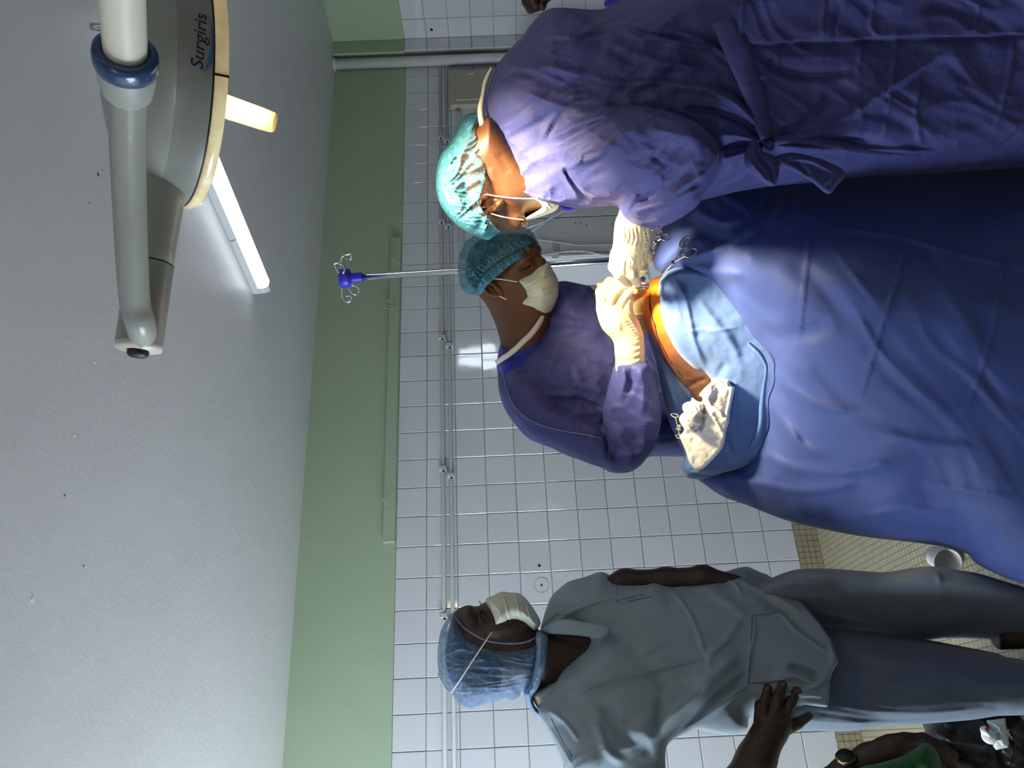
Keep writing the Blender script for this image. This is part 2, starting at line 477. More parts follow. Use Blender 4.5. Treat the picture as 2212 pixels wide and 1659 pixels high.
def net(name, col, vein, alpha=0.4, scale=26.0, rough=0.7):
    """thin see-through bouffant fabric with fine pale wrinkle lines"""
    m_, nt, b = new_mat(name); tc = N(nt, 'ShaderNodeTexCoord')
    outs = []
    for sc_, wd in ((scale, .020), (scale * 2.1, .028)):
        n = N(nt, 'ShaderNodeTexNoise', Scale=sc_, Detail=2.5, Distortion=0.8); nt.links.new(tc.outputs['Object'], n.inputs['Vector'])
        r = ramp(nt, n.outputs[0], [(0.5 - wd, 0.0), (0.5, 1.0), (0.5 + wd, 0.0)]); outs.append(r)
    rv = N(nt, 'ShaderNodeMath', operation='MAXIMUM'); nt.links.new(outs[0].outputs[0], rv.inputs[0])
    h_ = N(nt, 'ShaderNodeMath', operation='MULTIPLY'); h_.inputs[1].default_value = 0.6; nt.links.new(outs[1].outputs[0], h_.inputs[0]); nt.links.new(h_.outputs[0], rv.inputs[1])
    mc = N(nt, 'ShaderNodeMix', data_type='RGBA'); nt.links.new(rv.outputs[0], mc.inputs[0])
    mc.inputs[6].default_value = (*col, 1); mc.inputs[7].default_value = (*vein, 1)
    nt.links.new(mc.outputs[2], b.inputs['Base Color']); b.inputs['Roughness'].default_value = rough; b.inputs['Specular IOR Level'].default_value = 0.15
    fi = N(nt, 'ShaderNodeTexNoise', Scale=420.0, Detail=3.0); nt.links.new(tc.outputs['Object'], fi.inputs['Vector'])
    fr = ramp(nt, fi.outputs[0], [(0.35, alpha - 0.12), (0.65, alpha + 0.12)])
    mm = N(nt, 'ShaderNodeMath', operation='MULTIPLY_ADD'); mm.inputs[1].default_value = 0.35; nt.links.new(rv.outputs[0], mm.inputs[0]); nt.links.new(fr.outputs[0], mm.inputs[2])
    nt.links.new(mm.outputs[0], b.inputs['Alpha'])
    bump_in(nt, b, rv.outputs[0], 0.3, 0.003)
    return m_
M = {}
M['gown'] = cloth('gown_nonwoven', (0.056, 0.064, 0.235), (0.046, 0.053, 0.20), sheen=0.06, rough=0.62, crink=0.65, cscale=14.0)
M['gown_edge'] = plain('gown_binding', (0.72, 0.68, 0.62), 0.8, bump=0.2, bscale=300)
M['drape'] = cloth('drape_nonwoven', (0.055, 0.090, 0.31), (0.046, 0.078, 0.275), sheen=0.06, rough=0.6, crink=0.3, cscale=6.0)
M['drape_light'] = cloth('drape_light', (0.11, 0.20, 0.46), (0.09, 0.17, 0.41), rough=0.65, crink=0.25, cscale=8.0)
M['drape_edge'] = cloth('drape_edge', (0.085, 0.19, 0.44), None, rough=0.6, crink=0.2)
M['tunic'] = cloth('scrub_cotton', (0.285, 0.36, 0.41), (0.255, 0.325, 0.375), rough=0.8, crink=0.3, cscale=7.0, sheen=0.1)
M['trousers'] = cloth('scrub_trousers_shaded', (0.185, 0.225, 0.29), (0.165, 0.205, 0.265), rough=0.8, crink=0.3, cscale=7.0, sheen=0.1)  # darker than the tunic: shade over the legs put into the colour
M['thread'] = plain('seam_thread', (0.07, 0.09, 0.11), 0.9)
M['thread_pale'] = plain('seam_thread_pale', (0.22, 0.24, 0.42), 0.9)
M['scrub_blue'] = cloth('scrub_royal', (0.03, 0.04, 0.42), None, rough=0.8)
M['scrub_green'] = cloth('scrub_green', (0.008, 0.10, 0.022), None, rough=0.85, crink=0.2)
M['undershirt'] = plain('undershirt', (0.62, 0.57, 0.48), 0.85, bump=0.2)
M['cap'] = net('cap_net', (0.045, 0.21, 0.30), (0.10, 0.33, 0.43), 0.45, 20.0)
M['cap_band'] = cloth('cap_band', (0.06, 0.26, 0.42), None, rough=0.7, crink=0.6, cscale=45.0)
M['hood'] = net('hood_net', (0.15, 0.27, 0.46), (0.18, 0.31, 0.52), 0.46, 12.0)
M['hood_band'] = cloth('hood_band', (0.17, 0.29, 0.48), None, rough=0.7, crink=0.5, cscale=30.0)
M['mask'] = cloth('mask_paper', (0.66, 0.70, 0.58), (0.60, 0.66, 0.56), rough=0.85, crink=0.12, cscale=18.0, sheen=0.1)
M['strap'] = plain('mask_elastic', (0.82, 0.80, 0.72), 0.7)
M['glove'] = plain('latex_glove', (0.80, 0.61, 0.33), 0.5, bump=0.25, bscale=70.0, noise=0.06)
M['gauze'] = cloth('gauze', (0.82, 0.80, 0.74), (0.76, 0.74, 0.68), rough=0.95, crink=0.3, cscale=16.0, weave=0.5, wscale=420.0, sheen=0.1)
M['hair'] = plain('hair', (0.012, 0.011, 0.011), 0.8, bump=0.5, bscale=220)
M['steel'] = plain('instrument_steel', (0.62, 0.58, 0.50), 0.22, 1.0)
M['chrome'] = plain('chrome', (0.75, 0.76, 0.78), 0.12, 1.0)
M['blue_plastic'] = plain('blue_plastic', (0.03, 0.03, 0.55), 0.4)
M['black'] = plain('black_rubber', (0.012, 0.012, 0.015), 0.45)
M['wood_handle'] = plain('orange_handle', (0.75, 0.33, 0.10), 0.5, noise=0.1)
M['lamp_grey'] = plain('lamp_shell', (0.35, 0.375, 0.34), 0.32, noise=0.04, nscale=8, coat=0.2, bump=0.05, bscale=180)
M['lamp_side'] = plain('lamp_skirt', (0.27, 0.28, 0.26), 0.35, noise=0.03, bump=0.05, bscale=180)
M['lamp_cream'] = plain('lamp_arm_cream', (0.70, 0.68, 0.58), 0.35)
M['lamp_blue'] = plain('lamp_ring_blue', (0.012, 0.05, 0.16), 0.25, coat=0.4)
M['print_navy'] = plain('print_navy', (0.004, 0.008, 0.06), 0.4)
M['print_sky'] = plain('print_sky', (0.06, 0.16, 0.33), 0.4)
M['white_paint'] = plain('white_paint', (0.62, 0.64, 0.66), 0.4, noise=0.04, nscale=6)
M['pipe'] = plain('pipe_paint', (0.56, 0.58, 0.57), 0.4, noise=0.06, nscale=12)
M['conduit'] = plain('conduit_pvc', (0.50, 0.53, 0.52), 0.35)
M['beige'] = plain('beige_steel', (0.42, 0.39, 0.30), 0.4, noise=0.05, nscale=8)
M['dark_hole'] = plain('dark_hole', (0.02, 0.018, 0.016), 0.9)
M['paper'] = plain('white_paper', (0.75, 0.74, 0.72), 0.7, bump=0.2, bscale=40)
M['foil'] = plain('clear_wrapper', (0.72, 0.73, 0.75), 0.15, bump=0.8, bscale=45)
M['bag'] = plain('black_bag', (0.008, 0.008, 0.010), 0.35, bump=0.7, bscale=22, spec=0.2)
M['blood'] = plain('red_stain', (0.30, 0.012, 0.008), 0.5)
M['sclera'] = plain('eye_white', (0.20, 0.15, 0.11), 0.25)
M['iris'] = plain('iris', (0.02, 0.01, 0.006), 0.15)
M['pen'] = plain('pen_line', (0.05, 0.025, 0.012), 0.7)
M['nail'] = plain('nail', (0.13, 0.07, 0.05), 0.35)
def skin(name, col, col2, rough=0.45):
    m_, nt, b = new_mat(name); tc = N(nt, 'ShaderNodeTexCoord')
    n = N(nt, 'ShaderNodeTexNoise', Scale=22.0, Detail=5.0); nt.links.new(tc.outputs['Object'], n.inputs['Vector'])
    r = ramp(nt, n.outputs[0], [(0.3, col2), (0.7, col)]); nt.links.new(r.outputs[0], b.inputs['Base Color'])
    b.inputs['Roughness'].default_value = rough; b.inputs['Specular IOR Level'].default_value = 0.4
    v_ = N(nt, 'ShaderNodeTexVoronoi', Scale=420.0); nt.links.new(tc.outputs['Object'], v_.inputs['Vector'])
    bump_in(nt, b, v_.outputs['Distance'], 0.18, 0.002)
    return m_
M['skin_a'] = skin('skin_surgeon', (0.100, 0.040, 0.017), (0.078, 0.030, 0.012))
M['skin_b'] = skin('skin_assistant', (0.135, 0.057, 0.026), (0.105, 0.044, 0.020))
M['skin_c'] = skin('skin_woman', (0.055, 0.029, 0.020), (0.042, 0.022, 0.015))
def iodine():
    m_, nt, b = new_mat('iodine_skin'); tc = N(nt, 'ShaderNodeTexCoord')
    g = N(nt, 'ShaderNodeNewGeometry')
    n = N(nt, 'ShaderNodeTexNoise', Scale=16.0, Detail=4.0); nt.links.new(tc.outputs['Object'], n.inputs['Vector'])
    # painted area: a smear reaching from the wound, soft edged, given along the body's own length
    A, Bq = P(1420, 640, 1.74), P(1485, 815, 1.76); ax = (Bq - A); L = ax.length; ax.normalize()
    dot = N(nt, 'ShaderNodeVectorMath', operation='DOT_PRODUCT'); dot.inputs[1].default_value = ax / L
    sub_ = N(nt, 'ShaderNodeVectorMath', operation='SUBTRACT'); sub_.inputs[1].default_value = A
    nt.links.new(g.outputs['Position'], sub_.inputs[0]); nt.links.new(sub_.outputs[0], dot.inputs[0])
    ad = N(nt, 'ShaderNodeMath', operation='MULTIPLY_ADD'); ad.inputs[1].default_value = 0.35; nt.links.new(n.outputs[0], ad.inputs[0]); nt.links.new(dot.outputs['Value'], ad.inputs[2])
    r = ramp(nt, ad.outputs[0], [(0.30, (0.86, 0.24, 0.012)), (0.60, (0.46, 0.115, 0.018)), (0.92, (0.13, 0.052, 0.024)), (1.0, (0.09, 0.040, 0.022))])
    nt.links.new(r.outputs[0], b.inputs['Base Color']); b.inputs['Roughness'].default_value = 0.42
    bump_in(nt, b, n.outputs[0], 0.15, 0.004)
    return m_
M['iodine'] = iodine()
def emit(name, col, s):
    m_, nt, b = new_mat(name); b.inputs['Base Color'].default_value = (*col, 1)
    b.inputs['Emission Color'].default_value = (*col, 1); b.inputs['Emission Strength'].default_value = s; return m_
M['tube_light'] = emit('tube_diffuser', (0.86, 0.92, 1.0), LIGHT['tube'])
M['fill_tube_warm'] = emit('fill_diffuser_warm', (1.0, 0.86, 0.72), LIGHT['rear_fill'])  # for the added fill batten behind the camera
M['pane_light'] = emit('frosted_daylight', (0.80, 0.90, 1.0), LIGHT['window'])
M['led'] = emit('lamp_led', (1.0, 0.80, 0.45), 30.0)
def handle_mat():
    m_, nt, b = new_mat('translucent_handle_glow'); b.inputs['Base Color'].default_value = (0.95, 0.62, 0.22, 1); b.inputs['Roughness'].default_value = 0.35
    b.inputs['Emission Color'].default_value = (1.0, 0.60, 0.18, 1); b.inputs['Emission Strength'].default_value = 0.22     # own glow added in place of lamp light passing through
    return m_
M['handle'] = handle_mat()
M['rim_glass'] = rg_ = plain('rim_clear_plastic_glow', (0.95, 0.78, 0.48), 0.12, coat=0.5, noise=0.25, nscale=30)
rg_.node_tree.nodes['Principled BSDF'].inputs['Emission Color'].default_value = (1.0, .70, .32, 1); rg_.node_tree.nodes['Principled BSDF'].inputs['Emission Strength'].default_value = 0.22   # emission put in for lamp light shining through the rim
def painted(name, col, rough=0.5, var=0.06, bump=0.25, bscale=60.0, big=1.2):
    m_, nt, b = new_mat(name); tc = N(nt, 'ShaderNodeTexCoord')
    n = N(nt, 'ShaderNodeTexNoise', Scale=big, Detail=3.0); nt.links.new(tc.outputs['Object'], n.inputs['Vector'])
    r = ramp(nt, n.outputs[0], [(0.3, tuple(c * (1 - var) for c in col)), (0.7, tuple(c * (1 + var) for c in col))]); nt.links.new(r.outputs[0], b.inputs['Base Color'])
    b.inputs['Roughness'].default_value = rough
    n2 = N(nt, 'ShaderNodeTexNoise', Scale=bscale, Detail=3.0, Roughness=0.65); nt.links.new(tc.outputs['Object'], n2.inputs['Vector'])
    n3 = N(nt, 'ShaderNodeTexNoise', Scale=5.0, Detail=1.5); nt.links.new(tc.outputs['Object'], n3.inputs['Vector'])
    b1 = bump_in(nt, b, n3.outputs[0], bump * 0.6, 0.02); bump_in(nt, b, n2.outputs[0], bump, 0.004, b1)
    return m_
M['ceiling'] = painted('ceiling_paint', (0.66, 0.66, 0.67), 0.38, 0.03, 0.35, 45.0)
M['green'] = painted('green_paint', (0.37, 0.47, 0.32), 0.45, 0.04, 0.25, 70.0)
M['grout'] = painted('grout', (0.36, 0.34, 0.28), 0.9, 0.25, 0.2, 90.0, 3.0)
def tile_mat():
    m_, nt, b = new_mat('glazed_tile'); oi = N(nt, 'ShaderNodeObjectInfo'); tc = N(nt, 'ShaderNodeTexCoord'); g = N(nt, 'ShaderNodeNewGeometry')
    r = ramp(nt, oi.outputs['Random'], [(0.0, (0.63, 0.65, 0.68)), (1.0, (0.68, 0.70, 0.73))])
    nt.links.new(r.outputs[0], b.inputs['Base Color']); b.inputs['Roughness'].default_value = 0.06; b.inputs['Coat Weight'].default_value = 0.3; b.inputs['Coat Roughness'].default_value = 0.02
    n = N(nt, 'ShaderNodeTexNoise', Scale=7.0, Detail=2.0); nt.links.new(g.outputs['Position'], n.inputs['Vector'])
    bump_in(nt, b, n.outputs[0], 0.06, 0.01)
    return m_
M['tile'] = tile_mat()
M['mosaic'] = plain('mosaic_piece', (0.36, 0.32, 0.21), 0.45, noise=0.12, nscale=30)
def mosaic_floor():
    m_, nt, b = new_mat('mosaic_floor'); g = N(nt, 'ShaderNodeNewGeometry')
    br = N(nt, 'ShaderNodeTexBrick', Scale=1.0); br.offset = 0.0; br.squash = 1.0
    br.inputs['Brick Width'].default_value = 0.0245; br.inputs['Row Height'].default_value = 0.0245; br.inputs['Mortar Size'].default_value = 0.0012; br.inputs['Mortar Smooth'].default_value = 0.1
    br.inputs['Color1'].default_value = (0.44, 0.39, 0.26, 1); br.inputs['Color2'].default_value = (0.38, 0.34, 0.225, 1); br.inputs['Mortar'].default_value = (0.10, 0.085, 0.055, 1)
    nt.links.new(g.outputs['Position'], br.inputs['Vector'])
    nt.links.new(br.outputs['Color'], b.inputs['Base Color']); b.inputs['Roughness'].default_value = 0.4
    iv = N(nt, 'ShaderNodeMath', operation='SUBTRACT'); iv.inputs[0].default_value = 1.0; nt.links.new(br.outputs['Fac'], iv.inputs[1])
    bump_in(nt, b, iv.outputs[0], 0.4, 0.001)
    return m_
M['floor'] = mosaic_floor()

# ------------------------------------------------------------------ outlines of the figures, measured in the frame
SURGEON_CAP = [(1034,241),(1000,253),(974,304),(950,337),(941,388),(947,432),(967,466),(1000,496),(1034,513),(1055,518),(1080,503),(1062,480),(1048,462),(1033,440),(1040,412),(1047,385),(1044,345),(1037,312),(1027,290),(1034,270)]
SURGEON_GOWN = [(1046,229),(1053,189),(1068,152),(1085,125),(1109,98),(1129,78),(1152,47),(1193,17),(1300,20),(1360,-10),(1500,-60),(1800,-110),(2300,-130),(2840,-130),(2840,350),(2400,358),(2212,363),(1964,378),(1880,380),(1760,395),(1670,402),(1584,416),(1513,433),(1450,440),(1330,443),(1254,450),(1203,442),(1152,429),(1105,405),(1090,388),(1073,351),(1060,304),(1055,267)]
ASSIST_CAP = [(1040,504),(1012,516),(994,545),(989,574),(992,607),(1000,628),(1016,636),(1034,634),(1040,620),(1059,597),(1095,569),(1128,550),(1161,528),(1157,513),(1146,498),(1128,491),(1103,494),(1077,500)]
ASSIST_GOWN = [(1074,783),(1074,800),(1076,816),(1079,842),(1088,871),(1099,892),(1114,914),(1143,947),(1186,965),(1229,986),(1265,997),(1302,1012),(1320,1021),(1356,1021),(1381,1008),(1399,988),(1440,986),(1560,986),(2640,980),(2640,640),(1480,630),(1400,640),(1290,628),(1276,619),(1247,612),(1206,608),(1185,640),(1171,686),(1157,715),(1128,742),(1099,768)]
DRAPE = [(1560,250),(1500,330),(1455,420),(1430,490),(1415,540),(1412,575),(1430,590),(1462,588),(1500,612),(1545,645),(1585,695),(1616,740),(1648,770),(1656,802),(1648,858),(1644,917),(1624,965),(1600,1001),(1560,1013),(1505,1022),(1482,1018),(1520,1045),(1560,1072),(1610,1090),(1660,1110),(1720,1130),(1850,1157),(1960,1170),(2030,1180),(2090,1196),(2110,1218),(2212,1262),(2400,1296),(2800,1340),(2800,200),(1700,200)]
HOOD = [(979,1323),(960,1347),(949,1374),(945,1419),(948,1454),(958,1478),(975,1499),(989,1517),(1001,1526),(1019,1530),(1031,1526),(1055,1518),(1079,1514),(1091,1507),(1106,1513),(1122,1505),(1126,1494),(1140,1496),(1163,1484),(1176,1434),(1180,1389),(1172,1366),(1158,1361),(1155,1378),(1139,1386),(1115,1390),(1079,1389),(1049,1383),(1019,1368),(996,1345)]
TUNIC = [(1168,1364),(1174,1335),(1180,1314),(1192,1287),(1213,1267),(1231,1255),(1264,1246),(1297,1235),(1318,1243),(1335,1253),(1389,1256),(1407,1250),(1425,1252),(1452,1259),(1500,1253),(1560,1237),(1592,1227),(1615,1224),(1634,1232),(1654,1242),(1680,1260),(1695,1278),(1732,1302),(1771,1347),(1794,1380),(1812,1429),(1800,1448),(1793,1468),(1792,1506),(1787,1528),(1740,1523),(1690,1535),(1630,1545),(1615,1575),(1590,1588),(1550,1585),(1508,1575),(1485,1583),(1446,1604),(1420,1640),(1380,1640),(1300,1690),(1240,1680),(1225,1659),(1216,1642),(1201,1607),(1186,1577),(1168,1550),(1165,1530),(1194,1493),(1204,1466),(1237,1416),(1262,1385),(1240,1374),(1190,1370)]
TROUSERS = [(1640,1240),(1700,1232),(1745,1228),(1810,1229),(1886,1235),(1920,1235),(1960,1228),(2010,1223),(2060,1230),(2120,1240),(2212,1268),(2300,1285),(2560,1300),(2560,1400),(2212,1386),(2037,1377),(2060,1392),(2150,1410),(2212,1425),(2560,1470),(2560,1560),(2212,1545),(2102,1555),(2005,1563),(1907,1570),(1836,1581),(1729,1581),(1640,1575)]
OCC = [SURGEON_CAP, SURGEON_GOWN, ASSIST_CAP, ASSIST_GOWN, DRAPE, HOOD, TUNIC, TROUSERS]

# ------------------------------------------------------------------ room shell
WY, CEIL, TOPZ, BASEZ, PITCH = 3.64, 2.488, 2.024, 0.109, 0.1473
XL, YB = -1.75, -2.5
COLY = 3.56
XC0 = onY(870, 111, COLY)[0]; XC1 = onY(870, 85, COLY)[0]
def slab(name, c0, c1, mat, kind='structure', parent=None):
    o = bm_obj(name, box_bm(c0, c1), mat, parent)
    if parent is None: tag(o, kind=kind)
    return o
fl = slab('floor', (XL - .15, YB - .15, -0.12), (XC1 + .15, WY + .15, 0.0), M['floor']); tag(fl, 'small square beige mosaic tile floor with dark joints', 'floor')
ce = slab('ceiling', (XL - .15, YB - .15, CEIL), (XC1 + .15, WY + .15, CEIL + .12), M['ceiling']); tag(ce, 'white painted plaster ceiling with small chips and stains', 'ceiling')
wb = slab('wall_back', (XL - .15, WY, 0), (XC1 + .15, WY + .15, CEIL), M['grout']); tag(wb, 'white tiled back wall with green painted band above', 'wall')
wr = slab('wall_right', (XC1, YB, 0), (XC1 + .15, WY, CEIL), M['grout']); tag(wr, 'tiled side wall with green band at the right end', 'wall')
wl = empty('wall_left', (XL, 0.5, 0), 'tiled left wall holding the daylit frosted window', 'wall'); tag(wl, kind='structure')
WIN = (1.9, 3.45, 0.95, 2.15)
bm = bmesh.new()
for c0, c1 in (((XL - .15, YB, 0), (XL, WIN[0], CEIL)), ((XL - .15, WIN[1], 0), (XL, WY, CEIL)), ((XL - .15, WIN[0], 0), (XL, WIN[1], WIN[2])), ((XL - .15, WIN[0], WIN[3]), (XL, WIN[1], CEIL))):
    box_bm(c0, c1, 0, bm)
bm_obj('wall_panel', bm, M['white_paint'], wl)
wk = slab('wall_rear', (XL - .15, YB - .15, 0), (XC1 + .15, YB, CEIL), M['white_paint']); tag(wk, 'plain pale wall behind the camera', 'wall')
# left window: frame, mullion and frosted panes, daylight behind
wn = empty('window_1', (XL, 2.67, 0.95), 'frosted daylit window in the left wall', 'window'); tag(wn, kind='structure')
bm = bmesh.new()
for c0, c1 in (((XL - .1, WIN[0], WIN[2]), (XL + .01, WIN[0] + .06, WIN[3])), ((XL - .1, WIN[1] - .06, WIN[2]), (XL + .01, WIN[1], WIN[3])),
               ((XL - .1, WIN[0], WIN[2]), (XL + .01, WIN[1], WIN[2] + .06)), ((XL - .1, WIN[0], WIN[3] - .06), (XL + .01, WIN[1], WIN[3])), ((XL - .1, 2.645, WIN[2]), (XL + .01, 2.705, WIN[3]))):
    box_bm(c0, c1, 0, bm)
bm_obj('window_frame', bm, M['white_paint'], wn)
for y0, y1 in ((WIN[0] + .06, 2.645), (2.705, WIN[1] - .06)):
    bm_obj('pane', box_bm((XL - .06, y0, WIN[2] + .06), (XL - .05, y1, WIN[3] - .06)), M['pane_light'], wn)
# small two-pane window in the right wall, behind the camera (its reflection shows in the tiles)
w2 = empty('window_2', (XC1, -0.8, 1.5), 'small two-pane window in the right wall behind the camera', 'window'); tag(w2, kind='structure')
bm = bmesh.new()
for c0, c1 in (((XC1 - .03, -1.12, 1.50), (XC1 + .0, -1.08, 2.02)), ((XC1 - .03, -.58, 1.50), (XC1, -.54, 2.02)), ((XC1 - .03, -1.12, 1.48), (XC1, -.54, 1.52)), ((XC1 - .03, -1.12, 2.0), (XC1, -.54, 2.04)), ((XC1 - .03, -.85, 1.5), (XC1, -.81, 2.02))):
    box_bm(c0, c1, 0, bm)
bm_obj('window_frame', bm, M['white_paint'], w2)
for y0, y1 in ((-1.08, -.85), (-.81, -.58)):
    bm_obj('pane', box_bm((XC1 - .012, y0, 1.52), (XC1 - .004, y1, 2.0)), M['pane_light'], w2)

# column at the far right corner
cm = slab('column_corner', (XC0, COLY, 0), (XC1 + .02, WY, CEIL), M['grout']); tag(cm, 'shallow tiled corner column beside the white vertical pipe', 'column')

# green band of paint above the tiles
bm_obj('paint_band', box_bm((XL, WY - .008, TOPZ), (XC0, WY + .001, CEIL)), M['green'], wb)
bm_obj('paint_band', box_bm((XC0 - .008, COLY - .008, TOPZ), (XC1, WY - .009, CEIL)), M['green'], cm)
bm_obj('paint_band', box_bm((XC1 - .008, YB, TOPZ), (XC1 + .001, COLY - .009, CEIL)), M['green'], wr)

# wall tiles: each one a piece with a rounded edge
def tile_mesh(w_, h_, t_=0.007, name='tile'):
    bm = box_bm((-w_ / 2, -t_, -h_ / 2), (w_ / 2, 0, h_ / 2))
    es = [e for e in bm.edges if all(v.co.y < -t_ / 2 for v in e.verts)]
    bmesh.ops.bevel(bm, geom=es, offset=0.0022, segments=1, affect='EDGES')
    me = bpy.data.meshes.new(name); bm.normal_update(); bm.to_mesh(me); bm.free(); me.materials.append(M['tile']); return me
G = 0.0028
TM = tile_mesh(PITCH - G, PITCH - G)
rest = []
n_obj = 0
X0 = 0.892
cands = []
for i in range(-18, 26):
    xa = X0 + i * PITCH; xb = min(xa + PITCH, XC0)
    if xb - xa < 0.03: continue
    for j in range(13):
        zc = TOPZ - (j + .5) * PITCH; xc = (xa + xb) / 2
        vis = 0
        for a in (-.4, 0, .4):
            for b_ in (-.4, 0, .4):
                px, py, d_ = proj((xc + a * (xb - xa), WY, zc + b_ * PITCH))
                if 0 < px < 2212 and 0 < py < 1659 and not any(in_poly(px, py, o) for o in OCC): vis += 1
        cands.append((-(vis / 9) * (PITCH / proj((xc, WY, zc))[2]) ** 2 if xb - xa > .9 * PITCH else -1e-9, xa, xb, zc, vis))
cands.sort()
shown = {(c[1], c[3]) for c in cands[:298] if c[4] > 0}
rng = random.Random(3)
for s_, xa, xb, zc, vis in cands:
    full = xb - xa > .99 * PITCH
    if (xa, zc) in shown and full:
        o = bpy.data.objects.new('tile', TM); COL.objects.link(o); o.parent = wb; o.matrix_parent_inverse = WM(wb).inverted()
        o.location = ((xa + xb) / 2, WY - rng.uniform(0, .0008), zc)
        o.rotation_euler = (rng.gauss(0, .0025), 0, rng.gauss(0, .0025))
    else:
        bm = box_bm((xa + G / 2, WY - .007, zc - PITCH / 2 + G / 2), (xb - G / 2, WY, zc + PITCH / 2 - G / 2))
        rest.append(([v.co.copy() for v in bm.verts], [tuple(v.index for v in f.verts) for f in bm.faces])); bm.free()
v_, f_ = merge(rest)
o = pydata('tiles_behind', v_, f_, M['tile'], wb, False); tag(o, kind='stuff')
CW = XC1 - XC0
TC = tile_mesh(CW - G, PITCH - G)
for j in range(13):
    o = link('tile', TC, None, cm); o.location = ((XC0 + XC1) / 2, COLY, TOPZ - (j + .5) * PITCH)
o = None
rest = []
for i in range(0, 40):
    for j in range(13):
        yc = COLY - .008 - (i + .5) * PITCH; zc = TOPZ - (j + .5) * PITCH
        px, py, d_ = proj((XC1, yc, zc))
        if -20 < py < 140 and px < 1330:
            t = link('tile', TM, None, wr); t.rotation_euler = (0, 0, -PI / 2); t.location = (XC1, yc, zc)
        elif yc > YB + .1:
            bm = box_bm((XC1 - .007, yc - PITCH / 2 + G / 2, zc - PITCH / 2 + G / 2), (XC1, yc + PITCH / 2 - G / 2, zc + PITCH / 2 - G / 2))
            rest.append(([v.co.copy() for v in bm.verts], [tuple(v.index for v in f.verts) for f in bm.faces])); bm.free()
v_, f_ = merge(rest); o = pydata('tiles_behind', v_, f_, M['tile'], wr, False); tag(o, kind='stuff')

# baseboard of small mosaic pieces
bb = slab('baseboard_back', (XL, WY - .004, 0), (XC0, WY + .01, BASEZ), M['grout']); tag(bb, 'mosaic tile skirting along the foot of the back wall', 'baseboard')
MP = 0.0272
bmm = box_bm((-MP / 2 + .0011, -.006, -MP / 2 + .0011), (MP / 2 - .0011, 0, MP / 2 - .0011))
me_m = bpy.data.meshes.new('mosaic_tile'); bmm.to_mesh(me_m); bmm.free(); me_m.materials.append(M['mosaic'])
rest = []; nb = 0
for i in range(int((XC0 - XL) / MP)):
    for j in range(4):
        xc, zc = XL + (i + .5) * MP, (j + .5) * MP + .0005
        px, py, d_ = proj((xc, WY, zc))
        if 0 < px < 2212 and 0 < py < 1659 and not any(in_poly(px, py, q) for q in OCC) and nb < 298:
            t = link('mosaic_tile', me_m, None, bb); t.location = (xc, WY - .004, zc); nb += 1
        else:
            bm = box_bm((xc - MP / 2 + .0011, WY - .010, zc - MP / 2 + .0011), (xc + MP / 2 - .0011, WY - .004, zc + MP / 2 - .0011))
            rest.append(([v.co.copy() for v in bm.verts], [tuple(v.index for v in f.verts) for f in bm.faces])); bm.free()
v_, f_ = merge(rest); o = pydata('mosaic_behind', v_, f_, M['mosaic'], bb, False); tag(o, kind='stuff')

# ------------------------------------------------------------------ fixtures on the walls and ceiling
def clip_x(x, y): return onY(x, y, WY - .03)
# painted board with hooks on the green band
xa = onY(838, 1172, WY - .02)[0]; xb = onY(850, 515, WY - .02)[0]
zt = onY(836, 843, WY - .02)[1]; zb = TOPZ + .004
hb = empty('hook_board', ((xa + xb) / 2, WY, zb), 'long green painted wooden board with screw hooks above the tiles', 'board')
bm_obj('board', box_bm((xa, WY - .03, zb), (xb, WY - .008, zt), .002), M['green'], hb)
for x, y in ((853, 567), (832, 1083)):
    X, Z, _ = onY(x, y, WY - .03)
    pts = [(X, WY - .028, Z + .012), (X, WY - .05, Z + .012), (X, WY - .062, Z + .002), (X - .006, WY - .06, Z - .012), (X - .02, WY - .055, Z - .016), (X - .026, WY - .052, Z - .006)]
    tube('hook', pts, .0026, M['green'], hb, 8, 5)
X, Z, _ = onY(843, 657, WY - .03)
cpts = [(X + .03 * math.cos(t * 2 * PI / 20), WY - .03, Z + .03 * math.sin(t * 2 * PI / 20)) for t in range(20)]
tube('ring_plate', cpts, .003, M['green'], hb, 6, 0, True)
cpts = [(X + .014 * math.cos(t * 2 * PI / 16), WY - .03, Z + .014 * math.sin(t * 2 * PI / 16)) for t in range(16)]
tube('ring_plate', cpts, .003, M['green'], hb, 6, 0, True)

# two horizontal conduits with saddle clips
for nm, px, clips, lab in (('conduit', 957, (10, 297, 479, 729, 1012, 1330), 'upper thin pale electrical conduit running along the white tiles'),
                           ('conduit', 974, (14, 304, 489, 747, 1027, 1340), 'lower thin pale electrical conduit running along the white tiles')):
    z = onY(px, 1027, WY - .02)[1]; r = .0095
    cdt = empty(nm, (2.0, WY - .02, z), lab, 'conduit', 'wall conduits')
    tube('pipe', [(XL + .01, WY - .021, z), (1.2, WY - .021, z - .001), (2.8, WY - .021, z + .001), (XC0 - .002, WY - .021, z)], r, M['conduit'], cdt, 10)
    for cy in clips:
        X = onY(px, cy, WY - .02)[0]
        if X > XC0 - .02: continue
        bm = box_bm((X - .012, WY - .035, z - .018), (X + .012, WY - .007, z + .018), .004)
        c = bm_obj('clip', bm, M['conduit'], cdt)
        lathe('screw', [(.006, 0), (.006, .004), (.0, .005)], (X - .016, WY - .03, z - .004), (0, -1, 0), M['black'], c, 8)
